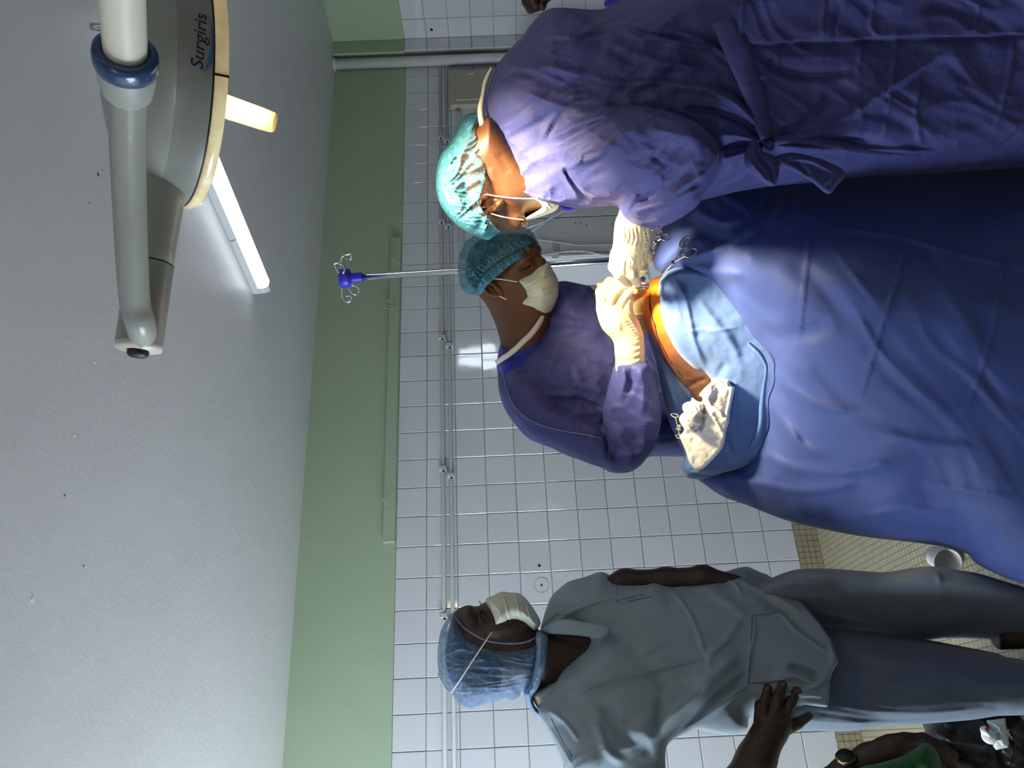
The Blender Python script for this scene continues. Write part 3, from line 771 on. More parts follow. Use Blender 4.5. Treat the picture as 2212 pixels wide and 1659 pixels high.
# vertical pipe near the corner
X, _, _ = onY(900, 131, WY - .05)
vp = empty('vertical_pipe', (X, WY - .045, 0), 'thick white vertical pipe in the far right corner', 'pipe')
tube('pipe', [(X, WY - .045, 0), (X, WY - .045, 1.0), (X, WY - .045, CEIL)], .033, M['pipe'], vp, 20)
lathe('collar', [(.033, 0), (.042, .004), (.042, .012), (.034, .014)], (X, WY - .045, CEIL - .015), (0, 0, 1), M['pipe'], vp, 20)
tube('thin_pipe', [(X + .075, WY - .03, 0), (X + .075, WY - .03, CEIL)], .008, M['pipe'], vp, 10)
# beige electrical panel
xa = onY(1000, 226, WY - .05)[0]; xb = onY(1000, 151, WY - .05)[0]; zt = onY(972, 190, WY - .05)[1]; zb = zt - .62
ep = empty('electrical_panel', ((xa + xb) / 2, WY, zb), 'beige metal electrical panel on the tiles behind the surgeon', 'panel')
bm_obj('frame', box_bm((xa, WY - .05, zb), (xb, WY - .007, zt), .004), M['beige'], ep)
dr_ = bm_obj('door', box_bm((xa + .035, WY - .058, zb + .04), (xb - .012, WY - .048, zt - .035), .003), M['beige'], ep)
bm_obj('label_plate', box_bm((xb - .06, WY - .060, zt - .16), (xb - .04, WY - .057, zt - .12)), M['steel'], dr_)
# cable trunk below the conduits
z = onY(996, 520, WY - .03)[1]; xa = onY(996, 560, WY - .03)[0]; xb = onY(992, 240, WY - .03)[0]
ct = empty('cable_duct', ((xa + xb) / 2, WY, z), 'short pale square cable trunking below the conduits', 'trunking')
bm_obj('trunk', box_bm((xa, WY - .03, z - .016), (xb, WY - .007, z + .016), .002), M['conduit'], ct)
bm_obj('end_cap', box_bm((xa - .006, WY - .032, z - .018), (xa, WY - .007, z + .018), .002), M['conduit'], ct)
# drilled holes in the tiles
for x, y, r, lab in ((1165, 1222, .007, 'dark drilled hole in a white tile, the one without a ring stain'), (1170, 1264, .005, 'drilled hole with a round ring stain in a white tile'), (932, 64, .010, 'dark plug hole in the tiles at the far right')):
    X, Z, _ = onY(x, y, WY - .007) if y > 100 else (0, 0, 0)
    if y > 100:
        h = empty('wall_hole', (X, WY - .007, Z), lab, 'hole')
        lathe('hole', [(r, 0), (r * .95, .0015), (r * .3, .0016), (0.0, .0016)], (X, WY - .0072, Z), (0, -1, 0), M['dark_hole'], h, 14)
        if r < .006:
            cp = [(X + .035 * math.cos(t * 2 * PI / 28), WY - .0075, Z + .034 * math.sin(t * 2 * PI / 28)) for t in range(28)]
            tube('ring_stain', cp, .0011, plain('ring_stain', (.40, .36, .27), .9), h, 5, 0, True)
    else:
        t_ = FW + (x - 1106.0) / FPX * ID + (829.5 - y) / FPX * IR; s_ = (XC1 - .007) / t_[0]; q = CAM + t_ * s_
        h = empty('wall_hole', (q[0], q[1], q[2]), lab, 'hole')
        lathe('hole', [(r, 0), (r * .95, .0015), (r * .3, .0016), (0.0, .0016)], (q[0] - .0002, q[1], q[2]), (-1, 0, 0), M['dark_hole'], h, 14)

# fluorescent battens on the ceiling
def batten(p0, p1, label, wide=.058, diff='tube_light'):
    p0, p1 = Vector((*p0, CEIL)), Vector((*p1, CEIL)); t = (p1 - p0).normalized(); n = t.cross(Vector((0, 0, 1)))
    e = empty('fluorescent_light', (p0 + p1) / 2, label, 'light', 'ceiling battens')
    def prism(name, prof, a, b, mat):
        v = [];
        for q in (a, b):
            for u, h in prof: v.append(q + n * u + Vector((0, 0, -h)))
        k = len(prof); f = [(i, (i + 1) % k, k + (i + 1) % k, k + i) for i in range(k)] + [tuple(range(k))[::-1], tuple(range(k, 2 * k))]
        return pydata(name, v, f, mat, e, False)
    h = wide / 2
    prism('body', [(-h * 1.1, 0.0), (h * 1.1, 0.0), (h * 1.1, .028), (-h * 1.1, .028)], p0, p1, M['white_paint'])
    prism('diffuser', [(-h, .0285), (-h, .05), (-h * .6, .066), (h * .6, .066), (h, .05), (h, .0285)], p0 + t * .03, p1 - t * .03, M[diff])
    for q, s in ((p0, 1), (p1, -1)):
        prism('end_cap', [(-h * 1.02, .0287), (-h * 1.02, .052), (-h * .6, .069), (h * .6, .069), (h * 1.02, .052), (h * 1.02, .0287)], q, q + t * s * .029, M['white_paint'])
    for s in (.25, .75):
        q = p0 + (p1 - p0) * s
        for sg in (-1, 1):
            tube('spring_clip', [q + n * sg * h * 1.12 + Vector((0, 0, -.005)), q + n * sg * (h * 1.12 + .010) + Vector((0, 0, -.018)), q + n * sg * h * 1.06 + Vector((0, 0, -.036))], .0016, M['chrome'], e, 6)
    return e
f0 = onZ(428, 345, CEIL); f1 = onZ(565, 622, CEIL - .03)
dirv = Vector((f0[0] - f1[0], f0[1] - f1[1])); dirv.normalize()
batten((f1[0] + dirv.x * 1.22, f1[1] + dirv.y * 1.22), f1[:2], 'lit fluorescent batten on the ceiling behind the surgical lamp')
batten((-1.15, 0.1), (-1.0, -1.1), diff='fill_tube_warm', label='added unseen warm fill batten on the ceiling behind the camera')  # added out of view to brighten the ceiling at the left

# small chips and pin holes in the ceiling paint
chip = plain('paint_chip', (.16, .15, .14), .9); chip_w = plain('paint_chip_white', (.8, .8, .8), .8)
for x, y, r, m_ in ((213, 377, .007, chip), (221, 367, .003, chip), (193, 438, .003, chip), (162, 940, .008, chip_w), (70, 1295, .010, chip_w), (181, 1222, .004, chip), (559, 697, .008, chip_w), (205, 782, .009, chip_w), (540, 905, .005, chip_w), (140, 1070, .004, chip)):
    q = onZ(x, y, CEIL - .0006); rg = random.Random(x)
    v = [(q[0] + r * rg.uniform(.5, 1.2) * math.cos(k * PI / 5), q[1] + r * rg.uniform(.5, 1.2) * math.sin(k * PI / 5), CEIL - .0004) for k in range(10)] + [(q[0], q[1], CEIL - .0016)]
    pydata('paint_chip', v, [((k + 1) % 10, k, 10) for k in range(10)], m_, ce, False)

# ------------------------------------------------------------------ surgical lamp
LK = 0.78                                          # how near the lamp hangs
def PL(x, y, d): return P(x, y, d * LK)
LC = PL(415, 181, 1.55); LRAD = 261 * 1.55 * LK / FPX
_ray = Vector(LC - Vector(CAM)).normalized()
_e2 = Vector(.98 * ID - .19 * IR); _e2 = (_e2 - _ray * _e2.dot(_ray)).normalized()
LAX = (_e2 * math.cos(math.radians(11.5)) + _ray * math.sin(math.radians(11.5))).normalized()     # where the lamp shines
_e1 = LAX.cross(_ray).normalized(); _e3 = LAX.cross(_e1).normalized()
lamp = empty('surgical_lamp', LC, 'large round grey surgical lamp on a jointed arm, shining down at the operation', 'lamp')
def lrev(name, prof, mat, seg=96, parent=lamp):
    v, f = [], []
    for r, h in prof:
        for k in range(seg):
            an = 2 * PI * k / seg
            v.append(LC - LAX * (h * LRAD) + (_e1 * math.cos(an) + _e3 * math.sin(an)) * max(r * LRAD, 1e-5))
    for i in range(len(prof) - 1):
        for k in range(seg):
            k2 = (k + 1) % seg
            f.append((i * seg + k, (i + 1) * seg + k, (i + 1) * seg + k2, i * seg + k2))
    return pydata(name, v, f, mat, parent)
lrev('dome', [(.925, .292), (.905, .335), (.86, .39), (.78, .455), (.66, .53), (.5, .60), (.3, .645), (.12, .66), (0, .662)], M['lamp_grey'])
skp = [(1.0, .055), (1.0, .075), (.988, .12), (.966, .19), (.94, .26), (.925, .292)]
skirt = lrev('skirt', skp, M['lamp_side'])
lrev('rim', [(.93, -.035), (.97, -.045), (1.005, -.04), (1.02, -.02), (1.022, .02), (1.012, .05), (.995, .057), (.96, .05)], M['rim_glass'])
lrev('rim_gasket', [(1.0, .052), (1.006, .058), (1.003, .066), (.995, .07)], M['black'])
lrev('underside', [(.935, -.034), (.93, -.01), (.3, .0), (0, .0)], M['lamp_grey'])
for i in range(12):
    an = 2 * PI * i / 12
    q = LC + LAX * .006 + (_e1 * math.cos(an) + _e3 * math.sin(an)) * LRAD * .62
    lathe('lens', [(0, .003), (.017, .003), (.020, 0)], q, LAX, M['led'], lamp, 16)
def on_skirt(th, h, off=0.0):
    r = np.interp(h, [p[1] for p in skp], [p[0] for p in skp]) + off
    return LC - LAX * (h * LRAD) + (_e1 * math.cos(th) + _e3 * math.sin(th)) * (r * LRAD)
def find_skirt(x, y):
    best = None
    for th in np.linspace(0, 2 * PI, 720):
        q = on_skirt(th, .15)
        if (q - (LC - LAX * .15 * LRAD)).dot(_ray) > 0: continue
        for h in np.linspace(.07, .29, 45):
            px, py, _ = proj(on_skirt(th, h)); e = (px - x) ** 2 + (py - y) ** 2
            if best is None or e < best[0]: best = (e, th, h)
    return best[1:]
(t0, h0), (t1, h1), (t2, h2) = find_skirt(438, 152), find_skirt(446, 31), find_skirt(411, 145)
def skirt_map(u, v_, off=.004):                     # u along the word 0..1, v up in word-heights
    return on_skirt(t0 + (t1 - t0) * u, h0 + (h1 - h0) * u + v_ * (h2 - h0), off)
cu = bpy.data.curves.new('txt', 'FONT'); cu.body = 'Surgiris'; cu.size = 1.0; cu.shear = 0.28; cu.space_character = 0.98; cu.resolution_u = 4
tmp = bpy.data.objects.new('txt', cu); COL.objects.link(tmp)
me = bpy.data.meshes.new_from_object(tmp.evaluated_get(bpy.context.evaluated_depsgraph_get())); bpy.data.objects.remove(tmp)
co = np.array([v.co[:] for v in me.vertices]); wmax = co[:, 0].max()
vv = [skirt_map(c[0] / wmax, c[1] / .64) for c in co]
ff = [tuple(p.vertices) for p in me.polygons]
tx = pydata('lettering', vv, ff, M['print_navy'], skirt, False); tag(tx, 'dark blue printed word Surgiris')
md = tx.modifiers.new('s', 'SOLIDIFY'); md.thickness = .0006
sw_v, sw_f = [], []
arc = [(-.02, -.10, .05), (.08, -.42, .34), (.25, -.62, .42), (.45, -.66, .30), (.65, -.56, .18), (.82, -.36, .08), (.92, -.15, .02)]
rows = catmull(arc, 5)
for u, vmid, wd in rows:
    sw_v += [skirt_map(u, vmid - wd / 2, .0025), skirt_map(u, vmid + wd / 2, .0025)]
sw_f = [(2 * i, 2 * i + 1, 2 * i + 3, 2 * i + 2) for i in range(len(rows) - 1)]
tag(pydata('printed_swoosh', sw_v, sw_f, M['print_sky'], skirt, False), 'pale blue crescent printed under the word')
sv, sf = [], []
for i in range(16):
    u = .62 + i * .024; wd = .011 + .008 * ((i * 7) % 3) / 2
    b = len(sv); sv += [skirt_map(u, -.74, .0035), skirt_map(u + wd, -.74, .0035), skirt_map(u + wd + .004, -.56, .0035), skirt_map(u + .004, -.56, .0035)]; sf.append((b, b + 1, b + 2, b + 3))
pydata('small_print', sv, sf, M['print_sky'], skirt, False)
# seam in the clear rim
th, h = find_skirt(466, 160)
bmv = [on_skirt(th + a, hh, .030) for a in (-.008, .008) for hh in (-.04, .07)] + [on_skirt(th + a, hh, -.01) for a in (-.008, .008) for hh in (-.04, .07)]
pydata('rim_seam', bmv, [(0, 1, 3, 2), (4, 6, 7, 5), (0, 2, 6, 4), (1, 5, 7, 3), (0, 4, 5, 1), (2, 3, 7, 6)], M['black'], lamp, False)
# handle in the middle of the underside
ha, hb_ = PL(440, 214, 1.585), PL(596, 267, 1.625); hx = (hb_ - ha).normalized(); hl = (hb_ - ha).length
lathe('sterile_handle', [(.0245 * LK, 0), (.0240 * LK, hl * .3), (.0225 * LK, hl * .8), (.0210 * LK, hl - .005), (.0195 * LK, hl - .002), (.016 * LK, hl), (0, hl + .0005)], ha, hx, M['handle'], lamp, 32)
# fork stub
sa, sb_ = PL(352, 385, 1.50), PL(300, 748, 1.43); sx = (sb_ - sa).normalized(); sl_ = (sb_ - sa).length; sr = 48 * 1.43 * LK / FPX
stub = lathe('fork_stub', [(sr * 1.10, 0), (sr * 1.05, sl_ * .2), (sr, sl_ * .45), (sr, sl_ * .52), (sr * .985, sl_ * .523), (sr * .985, sl_ * .529), (sr, sl_ * .532), (sr, sl_ * .985), (sr * .97, sl_)], sa, sx, M['lamp_grey'], lamp, 40)
lathe('seam_ring', [(sr * .99, sl_ * .522), (sr * 1.004, sl_ * .524), (sr * 1.004, sl_ * .5285), (sr * .99, sl_ * .53)], sa, sx, M['black'], stub, 40)
lathe('end_cap', [(sr * .985, -.004), (sr * 1.0, -.001), (sr * .97, .005), (0, .008)], sb_, sx, M['lamp_cream'], stub, 40)
lathe('end_button', [(sr * .46, 0), (sr * .46, .008), (sr * .36, .012), (0, .0135)], sb_ + sx * .004, sx, M['black'], stub, 28)
# arm tube bending out of the stub, joint with blue ring, cream spring arm up to the ceiling
tp = [PL(306, 728, 1.43), PL(307, 716, 1.395), PL(301, 690, 1.362), PL(291, 650, 1.345), PL(285, 560, 1.30), PL(279, 420, 1.235), PL(275, 300, 1.175), PL(277, 190, 1.12)]
tube('arm_tube', tp, [r_ * LK for r_ in (.0245, .0250, .0252, .0252, .0256, .0257, .0257, .0258)], M['lamp_grey'], lamp, 28, 8)
ja, jb = PL(276, 205, 1.125), PL(268, 60, 1.025); jx = (jb - ja).normalized()
lathe('joint_socket', [(a_ * LK, b_ * LK) for a_, b_ in [(.0262, -.004), (.034, .006), (.0385, .03), (.0395, .055), (.0395, .062)]], ja, jx, M['lamp_grey'], lamp, 36)
lathe('joint_ring', [(a_ * LK, b_ * LK) for a_, b_ in [(.0385, .052), (.0415, .054), (.0432, .062), (.0432, .074), (.0415, .082), (.036, .085), (.029, .083), (.028, .07)]], ja, jx, M['lamp_blue'], lamp, 40)
tube('spring_arm', [PL(272, 125, 1.07), PL(266, 40, 1.01), PL(260, -60, .945), PL(256, -150, .89)], .0285 * LK, M['lamp_cream'], lamp, 28, 6)
lathe('arm_screw', [(.004, 0), (.004, .012), (0, .012)], PL(222, 58, 1.03), -Vector(ID), M['chrome'], lamp, 10)
q = PL(256, -150, .89)
lathe('ceiling_post', [(.035, -.05), (.035, CEIL - q.z - .012), (.075, CEIL - q.z - .010), (.075, CEIL - q.z - .0005)], q, (0, 0, 1), M['lamp_cream'], lamp, 28)
ld = bpy.data.lights.new('surgical_lamp_light', 'AREA'); ld.shape = 'DISK'; ld.size = LRAD * 1.0; ld.energy = LIGHT['lamp']; ld.color = (1.0, .79, .48); ld.spread = math.radians(38)
lo = bpy.data.objects.new('surgical_lamp_light', ld); COL.objects.link(lo)
lo.location = LC + LAX * .03
_aim = (P(1440, 630, 1.70) - lo.location).normalized()
lo.rotation_euler = _aim.normalized().to_track_quat('-Z', 'Y').to_euler()

# ------------------------------------------------------------------ drip stand
a, b = P(766, 600, 2.62), P(1315, 563, 2.64); dz = (b - a).normalized(); foot = a + dz * (a.z / -dz.z)
iv = empty('drip_stand', (foot.x, foot.y, 0), 'chrome drip stand with blue hub and wire hooks behind the assistant', 'stand')
top = P(745, 601, 2.62)
tube('pole', [foot, b, a], .0115, M['chrome'], iv, 16)
up = -dz
lathe('hub', [(.0, -.060), (.0155, -.060), (.0165, -.057), (.0165, -.026), (.019, -.022), (.030, -.018), (.033, -.012), (.033, .012), (.030, .017), (.010, .020), (0, .020)], top, up, M['blue_plastic'], iv, 24)
def hook(pts):
    tube('wire_hook', [top + Vector(IR) * -p_[1] * .00159 + Vector(ID) * p_[0] * .00159 + Vector(FW) * p_[2] * .00159 for p_ in pts], .0032, M['chrome'], iv, 8, 5)
hook([(-6, -10, 0), (-7, -35, -4), (-4, -44, -4), (4, -50, -3), (13, -51, -2), (15, -45, 0), (10, -40, 2), (2, -41, 2)])
hook([(-6, 14, 0), (-6, 36, 0), (-4, 44, 0), (3, 51, 0), (11, 50, 0), (15, 44, 0), (12, 38, 0), (2, 39, 0)])
hook([(-5, -3, -12), (-14, -19, -24), (-16, -26, -28), (-8, -28, -28), (2, -23, -24), (4, -14, -20), (0, -8, -18), (-6, -7, -14)])
hook([(0, 8, 12), (8, 26, 20), (16, 32, 24), (24, 29, 26), (26, 20, 24), (20, 14, 22), (9, 13, 20)])
for i in range(5):
    an = 2 * PI * i / 5
    lg = tube('foot_leg', [(foot.x, foot.y, .11), (foot.x + .13 * math.cos(an), foot.y + .13 * math.sin(an), .09), (foot.x + .27 * math.cos(an), foot.y + .27 * math.sin(an), .065)], .011, M['chrome'], iv, 8)
    lathe('caster', [(0, -.012), (.0255, -.012), (.0275, -.008), (.0275, .008), (.0255, .012), (0, .012)], (foot.x + .27 * math.cos(an), foot.y + .27 * math.sin(an), .0285), (math.sin(an), -math.cos(an), 0), M['black'], lg, 18)

# ------------------------------------------------------------------ white metal cabinet with cables, by the back wall
cy0 = 3.28
xa, zt, _ = onY(1152, 560, cy0); xb = xa + 1.05; zt = onY(1152, 470, cy0)[1]
cab = empty('cabinet', ((xa + xb) / 2, cy0 + .15, 0), 'white metal cabinet between the two surgeons, cables hanging over it', 'cabinet')
bm_obj('body', box_bm((xa, cy0, .0), (xb, WY - .09, zt), .004), M['white_paint'], cab)
xs_ = onY(1250, 471, cy0)[0]; xl_ = onY(1300, 547, cy0)[0]
for x0, x1 in ((xa + .004, xl_ - .003), (xl_ + .003, xs_ - .004), (xs_ + .004, xb - .01)):
    bm_obj('door', box_bm((x0, cy0 - .012, .06), (x1, cy0, zt - .012), .002), M['white_paint'], cab)
for x, y in ((1243, 481), (1254, 481), (1267, 487), (1323, 484)):
    X, Z, _ = onY(x, y, cy0 - .012)
    lathe('screw_hole', [(.004, 0), (.003, .0008), (0, .0008)], (X, cy0 - .0122, Z), (0, -1, 0), M['dark_hole'], cab, 10)
X, Z, _ = onY(1201, 530, cy0 - .012)
bm_obj('tape_strip', box_bm((X - .035, cy0 - .014, Z - .018), (X + .03, cy0 - .012, Z + .018)), plain('grey_tape', (.42, .42, .42), .5), cab)
X, Z, _ = onY(1199, 551, cy0 - .012)
bm_obj('paper_tag', box_bm((X - .022, cy0 - .015, Z - .018), (X + .018, cy0 - .012, Z + .018)), M['paper'], cab)
def cable(pts, lab, r=.0038, col=None):
    c = tube('cable', [PY(x, y, d) for x, y, d in pts], r, col or M['conduit'], None, 8, 6)
    return tag(c, lab, 'cable', 'cables over the cabinet')
cf = cy0 - .0165
cable([(1156, 517, cf), (1190, 521, cf), (1225, 526, cf), (1255, 530, cf), (1290, 529, cf), (1400, 527, cf)], 'thin grey cable wavering down the cabinet doors')
cable([(1165, 552, cf), (1200, 547, cf), (1235, 542, cf), (1270, 544, cf), (1310, 551, cf), (1400, 556, cf)], 'thin grey cable bowed along the cabinet edge beside the drip stand')
cable([(1085, 512, WY - .014), (1120, 498, cy0 + .12), (1148, 489, cy0 - .03), (1180, 476, cy0 - .04), (1210, 459, cy0 - .03), (1245, 440, cf - .002), (1300, 425, cf - .002)], 'pale cable slanting upward across the cabinet, the thicker of the crossing pair', .006, M['white_paint'])
cable([(1090, 540, cy0 - .05), (1116, 522, cy0 - .05), (1144, 503, cy0 - .05), (1170, 485, cy0 - .06), (1192, 466, cy0 - .05), (1215, 446, cf), (1240, 420, cf), (1290, 400, cf)], 'pale cable slanting upward across the cabinet, the thinner of the crossing pair', .004, M['white_paint'])
# socket strip and dark plug on the wall
xa2, z2, _ = onY(1250, 575, WY - .03)
sk = empty('socket_box', (xa2, WY, z2), 'small white socket box on the tiles beside the drip stand', 'socket')
bm_obj('box', box_bm((xa2 - .018, WY - .04, z2 - .045), (xa2 + .03, WY - .007, z2 + .045), .006), M['white_paint'], sk)
bm_obj('face_plate', box_bm((xa2 - .010, WY - .043, z2 - .035), (xa2 + .022, WY - .039, z2 + .035), .003), M['conduit'], sk)
X, Z, _ = onY(1305, 574, WY - .05)
pl_ = empty('plug', (X, WY, Z), 'dark plug with thin hanging wires beside the drip stand', 'plug')
lathe('plug_body', [(0, 0), (.018, 0), (.022, .01), (.020, .035), (.010, .05), (0, .05)], (X, WY - .007, Z), (0, -1, 0), M['black'], pl_, 18)
for i, (dx, dzz) in enumerate(((-.05, -.02), (-.065, -.01), (-.04, .0))):
    tube('wire', [(X, WY - .04, Z), (X + dx * .4, WY - .05, Z - .05), (X + dx, WY - .045, Z - .10 + dzz * 2), (X + dx * 1.2, WY - .04, Z - .3)], .0016, M['conduit'], pl_, 6, 5)
tube('lead', [(X, WY - .045, Z + .01), (X + .005, WY - .05, Z + .05), (xa2 + .006, WY - .045, z2 - .04)], .003, M['conduit'], pl_, 6, 5)

# ------------------------------------------------------------------ patient: iodine painted flank rising out of the drapes
pat = empty('person', P(1560, 740, 1.84), 'patient under the blue drapes, orange iodine skin with a drawn pen line showing', 'person')
F_ = Field((1370, 1640, 560, 930), (1.66, 2.02), 3.0)
F_.inflate([(1425,597),(1409,603),(1395,619),(1389,639),(1389,666),(1395,694),(1409,730),(1421,754),(1433,778),(1449,802),(1469,830),(1485,853),(1500,880),(1540,900),(1590,860),(1600,760),(1560,660),(1500,610),(1460,592)], None, .10, .05, 70, front=[(1400,640,1.745),(1420,620,1.72),(1420,720,1.735),(1460,790,1.76),(1490,850,1.80),(1560,800,1.78),(1540,650,1.76)])
body = F_.mesh('body', M['iodine'], pat, strokes=[([(1470,850),(1490,835),(1515,822),(1530,818)], 5, -5), ([(1440,790),(1470,815),(1500,822)], 5, 3)], bump=lambda x, y: .0015 * fbm(x / 25, y / 25, 3))
pen = [(1404,634),(1403,655),(1407,680),(1414,703),(1420,728),(1432,752),(1444,775),(1458,795),(1472,812),(1484,820)]
pts = [P(x, y, surf_depth(F_, x, y, .0026) or 1.74) for x, y in catmull(pen, 4)]
tag(tube('pen_line', pts, .0014, M['pen'], body, 6), 'dark drawn line')
pts = [P(x, y, surf_depth(F_, x, y, .0022) or 1.76) for x, y in catmull([(1449,787),(1462,800),(1474,806),(1488,812)], 4)]
tube('pen_line', pts, .0009, M['pen'], body, 6)

# ------------------------------------------------------------------ drapes
# sheet behind the patient
F_ = Field((1380, 1700, 560, 1060), (1.72, 2.1), 4.0)
F_.inflate([(1393,672),(1398,720),(1404,742),(1415,780),(1425,825),(1445,909),(1463,949),(1478,985),(1472,1015),(1500,1035),(1600,1020),(1640,900),(1600,760),(1540,680),(1440,640)], None, .06, .08, 26, front=[(1395,690,1.83),(1420,790,1.84),(1450,900,1.85),(1480,1010,1.86),(1600,900,1.86),(1500,680,1.86)])
o = F_.mesh('surgical_drape', M['drape_light'], None, strokes=[([(1420,790),(1445,870),(1470,930)], 7, -6), ([(1430,790),(1455,860),(1480,900)], 6, 5), ([(1450,915),(1475,985)], 5, 5), ([(1405,740),(1440,840)], 5, 4)])
tag(o, 'light blue drape edge behind the patient, between the skin and the assistant', 'drape', 'surgical drapes')
# inner lighter sheet round the wound
F_ = Field((1395, 1720, 560, 1060), (1.60, 2.0), 3.5)
F_.inflate([(1427,600),(1424,639),(1427,682),(1441,726),(1465,766),(1497,798),(1522,809),(1535,830),(1532,900),(1520,960),(1500,1020),(1560,1022),(1640,990),(1690,900),(1700,760),(1640,660),(1560,590),(1470,575)], None, .07, .12, 16, front=[(1428,620,1.700),(1430,690,1.715),(1470,766,1.735),(1520,805,1.765),(1470,640,1.665),(1540,720,1.67),(1600,800,1.70),(1580,900,1.755),(1540,990,1.80),(1640,900,1.76),(1640,760,1.67)])
inner = F_.mesh('surgical_drape', M['drape_light'], None, strokes=[
    ([(1455,600),(1478,640),(1490,690),(1500,740),(1525,800)], 6, 7), ([(1445,605),(1460,650),(1472,700)], 6, 4), ([(1500,640),(1540,690),(1580,740),(1600,790)], 10, 8),
    ([(1522,720),(1560,712),(1600,706)], 3, 2), ([(1590,820),(1588,880),(1592,960)], 4, 6), ([(1560,930),(1580,980)], 6, 7), ([(1480,720),(1530,712),(1580,740)], 4, 2.5), ([(1540,830),(1570,780)], 8, -5)],
    bump=lambda x, y: .002 * fbm(x / 40, y / 40, 11) + .0025 * crumple(x, y, 60, 5))
tag(inner, 'pale blue inner drape running from the orange skin down to the gauze', 'drape', 'surgical drapes')
# big outer sheet
F_ = Field((1395, 2810, 190, 1480), (1.18, 2.25), 6.5, .009)
F_.inflate(DRAPE, None, [(1450,560,.09),(1600,700,.12),(1650,900,.08),(1560,1060,.10),(1800,700,.22),(2200,700,.24),(2200,1150,.2),(2700,800,.24)], .09, 95, sm=3, front=[
    (1430,520,1.66),(1440,590,1.665),(1500,612,1.635),(1600,720,1.62),(1652,800,1.65),(1640,900,1.73),(1590,1000,1.80),(1500,1030,1.86),(1480,440,1.63),(1560,420,1.60),
    (1620,560,1.50),(1700,650,1.48),(1720,800,1.53),(1720,950,1.64),(1640,1080,1.80),(1800,1120,1.72),(1700,480,1.50),(1700,425,1.57),(1600,300,1.72),(1900,380,1.60),(2100,300,1.66),(1900,470,1.49),
    (1850,600,1.40),(1900,800,1.44),(1900,1000,1.54),(2060,1150,1.66),(2100,650,1.36),(2150,850,1.40),(2150,1050,1.48),(2212,450,1.45),(2212,370,1.58),(2212,250,1.68),(2600,650,1.34),(2600,1000,1.38),(2600,370,1.58),(2600,250,1.68),(2400,1270,1.50),(2780,1320,1.45)])
dr_strokes = [
    ([(1440,600),(1480,612),(1530,640),(1580,685),(1625,740),(1680,820)], 9, 16), ([(1455,585),(1500,580),(1560,590),(1610,600)], 12, 10), ([(1450,600),(1490,620),(1540,660),(1585,715)], 14, -7),
    ([(1470,560),(1530,545),(1600,510),(1640,480)], 10, 10), ([(1480,470),(1520,505),(1590,520),(1620,490)], 14, -8), ([(1560,420),(1600,440),(1625,470)], 8, 7), ([(1500,450),(1560,480),(1610,465)], 10, 8), ([(1560,600),(1620,640),(1690,690)], 18, -7),
    ([(1775,410),(1762,460),(1752,500),(1740,600),(1730,690),(1720,760)], 4, 3.5), ([(1960,515),(1940,600),(1910,690),(1880,790),(1850,880)], 4, 3.5), ([(1770,500),(1850,497),(1960,515),(2060,545),(2170,570),(2212,575)], 5, 3.5),
    ([(2172,480),(2165,600),(2150,690),(2120,800),(2080,900)], 4, 3), ([(1960,515),(1972,490)], 4, 4), ([(1965,520),(2000,540),(2040,600)], 14, -4),
    ([(1650,780),(1720,850),(1790,880),(1860,885)], 12, 9), ([(1640,830),(1680,900),(1730,960),(1800,985)], 12, 8), ([(1620,960),(1700,1005),(1800,1020),(1930,1000)], 12, 8), ([(1560,1015),(1620,1040),(1740,1060),(1860,1040)], 10, 7), ([(1900,930),(2000,960),(2120,970)], 14, 6),
    ([(1620,720),(1700,730),(1800,700)], 20, -9), ([(1700,560),(1780,620),(1850,720)], 26, -7), ([(1660,800),(1720,900),(1740,980)], 16, -6), ([(1980,1040),(2080,1060),(2200,1080)], 12, 5), ([(1860,1120),(1950,1100),(2060,1110)], 9, 6), ([(2085,1180),(2060,1150),(2020,1140)], 5, 5),
    ([(2180,540),(2230,600),(2300,700)], 16, 5), ([(1620,420),(1640,400),(1690,390)], 6, 6), ([(1660,400),(1650,440),(1640,470)], 5, 5), ([(1700,400),(1690,440),(1660,500)], 8, 6), ([(1740,400),(1720,460),(1705,520)], 6, 4)]
outer = F_.mesh('surgical_drape', M['drape'], None, strokes=dr_strokes, gain=1.35, bump=lambda x, y: .006 * fbm(x / 150, y / 150, 21, 2) + .004 * crumple(x, y, 150, 8) + .003 * folds(x, y, .9, 260, 70, 4))
tag(outer, 'big dark blue outer drape falling from the table toward the floor', 'drape', 'surgical drapes')
FD = F_
# turned up lighter hem round the pocket
hem = [(1600,1003),(1570,1010),(1540,1014),(1510,1020),(1488,1023)]
v, f = [], []
rows = catmull([(1616,740,1.625,5),(1640,762,1.632,8),(1653,785,1.645,7),(1655,806,1.655,6),(1650,840,1.69,9),(1646,880,1.715,12),(1643,917,1.73,10),(1634,948,1.755,12),(1618,975,1.78,14),(1600,998,1.795,16),(1570,1008,1.815,15),(1540,1012,1.83,14),(1512,1017,1.85,13),(1490,1019,1.865,9)], 6)
ribbon('hem', [tuple(r[:3]) for r in rows[::2]], [r[3] for r in rows[::2]], M['drape_edge'], outer, .0015, 3)

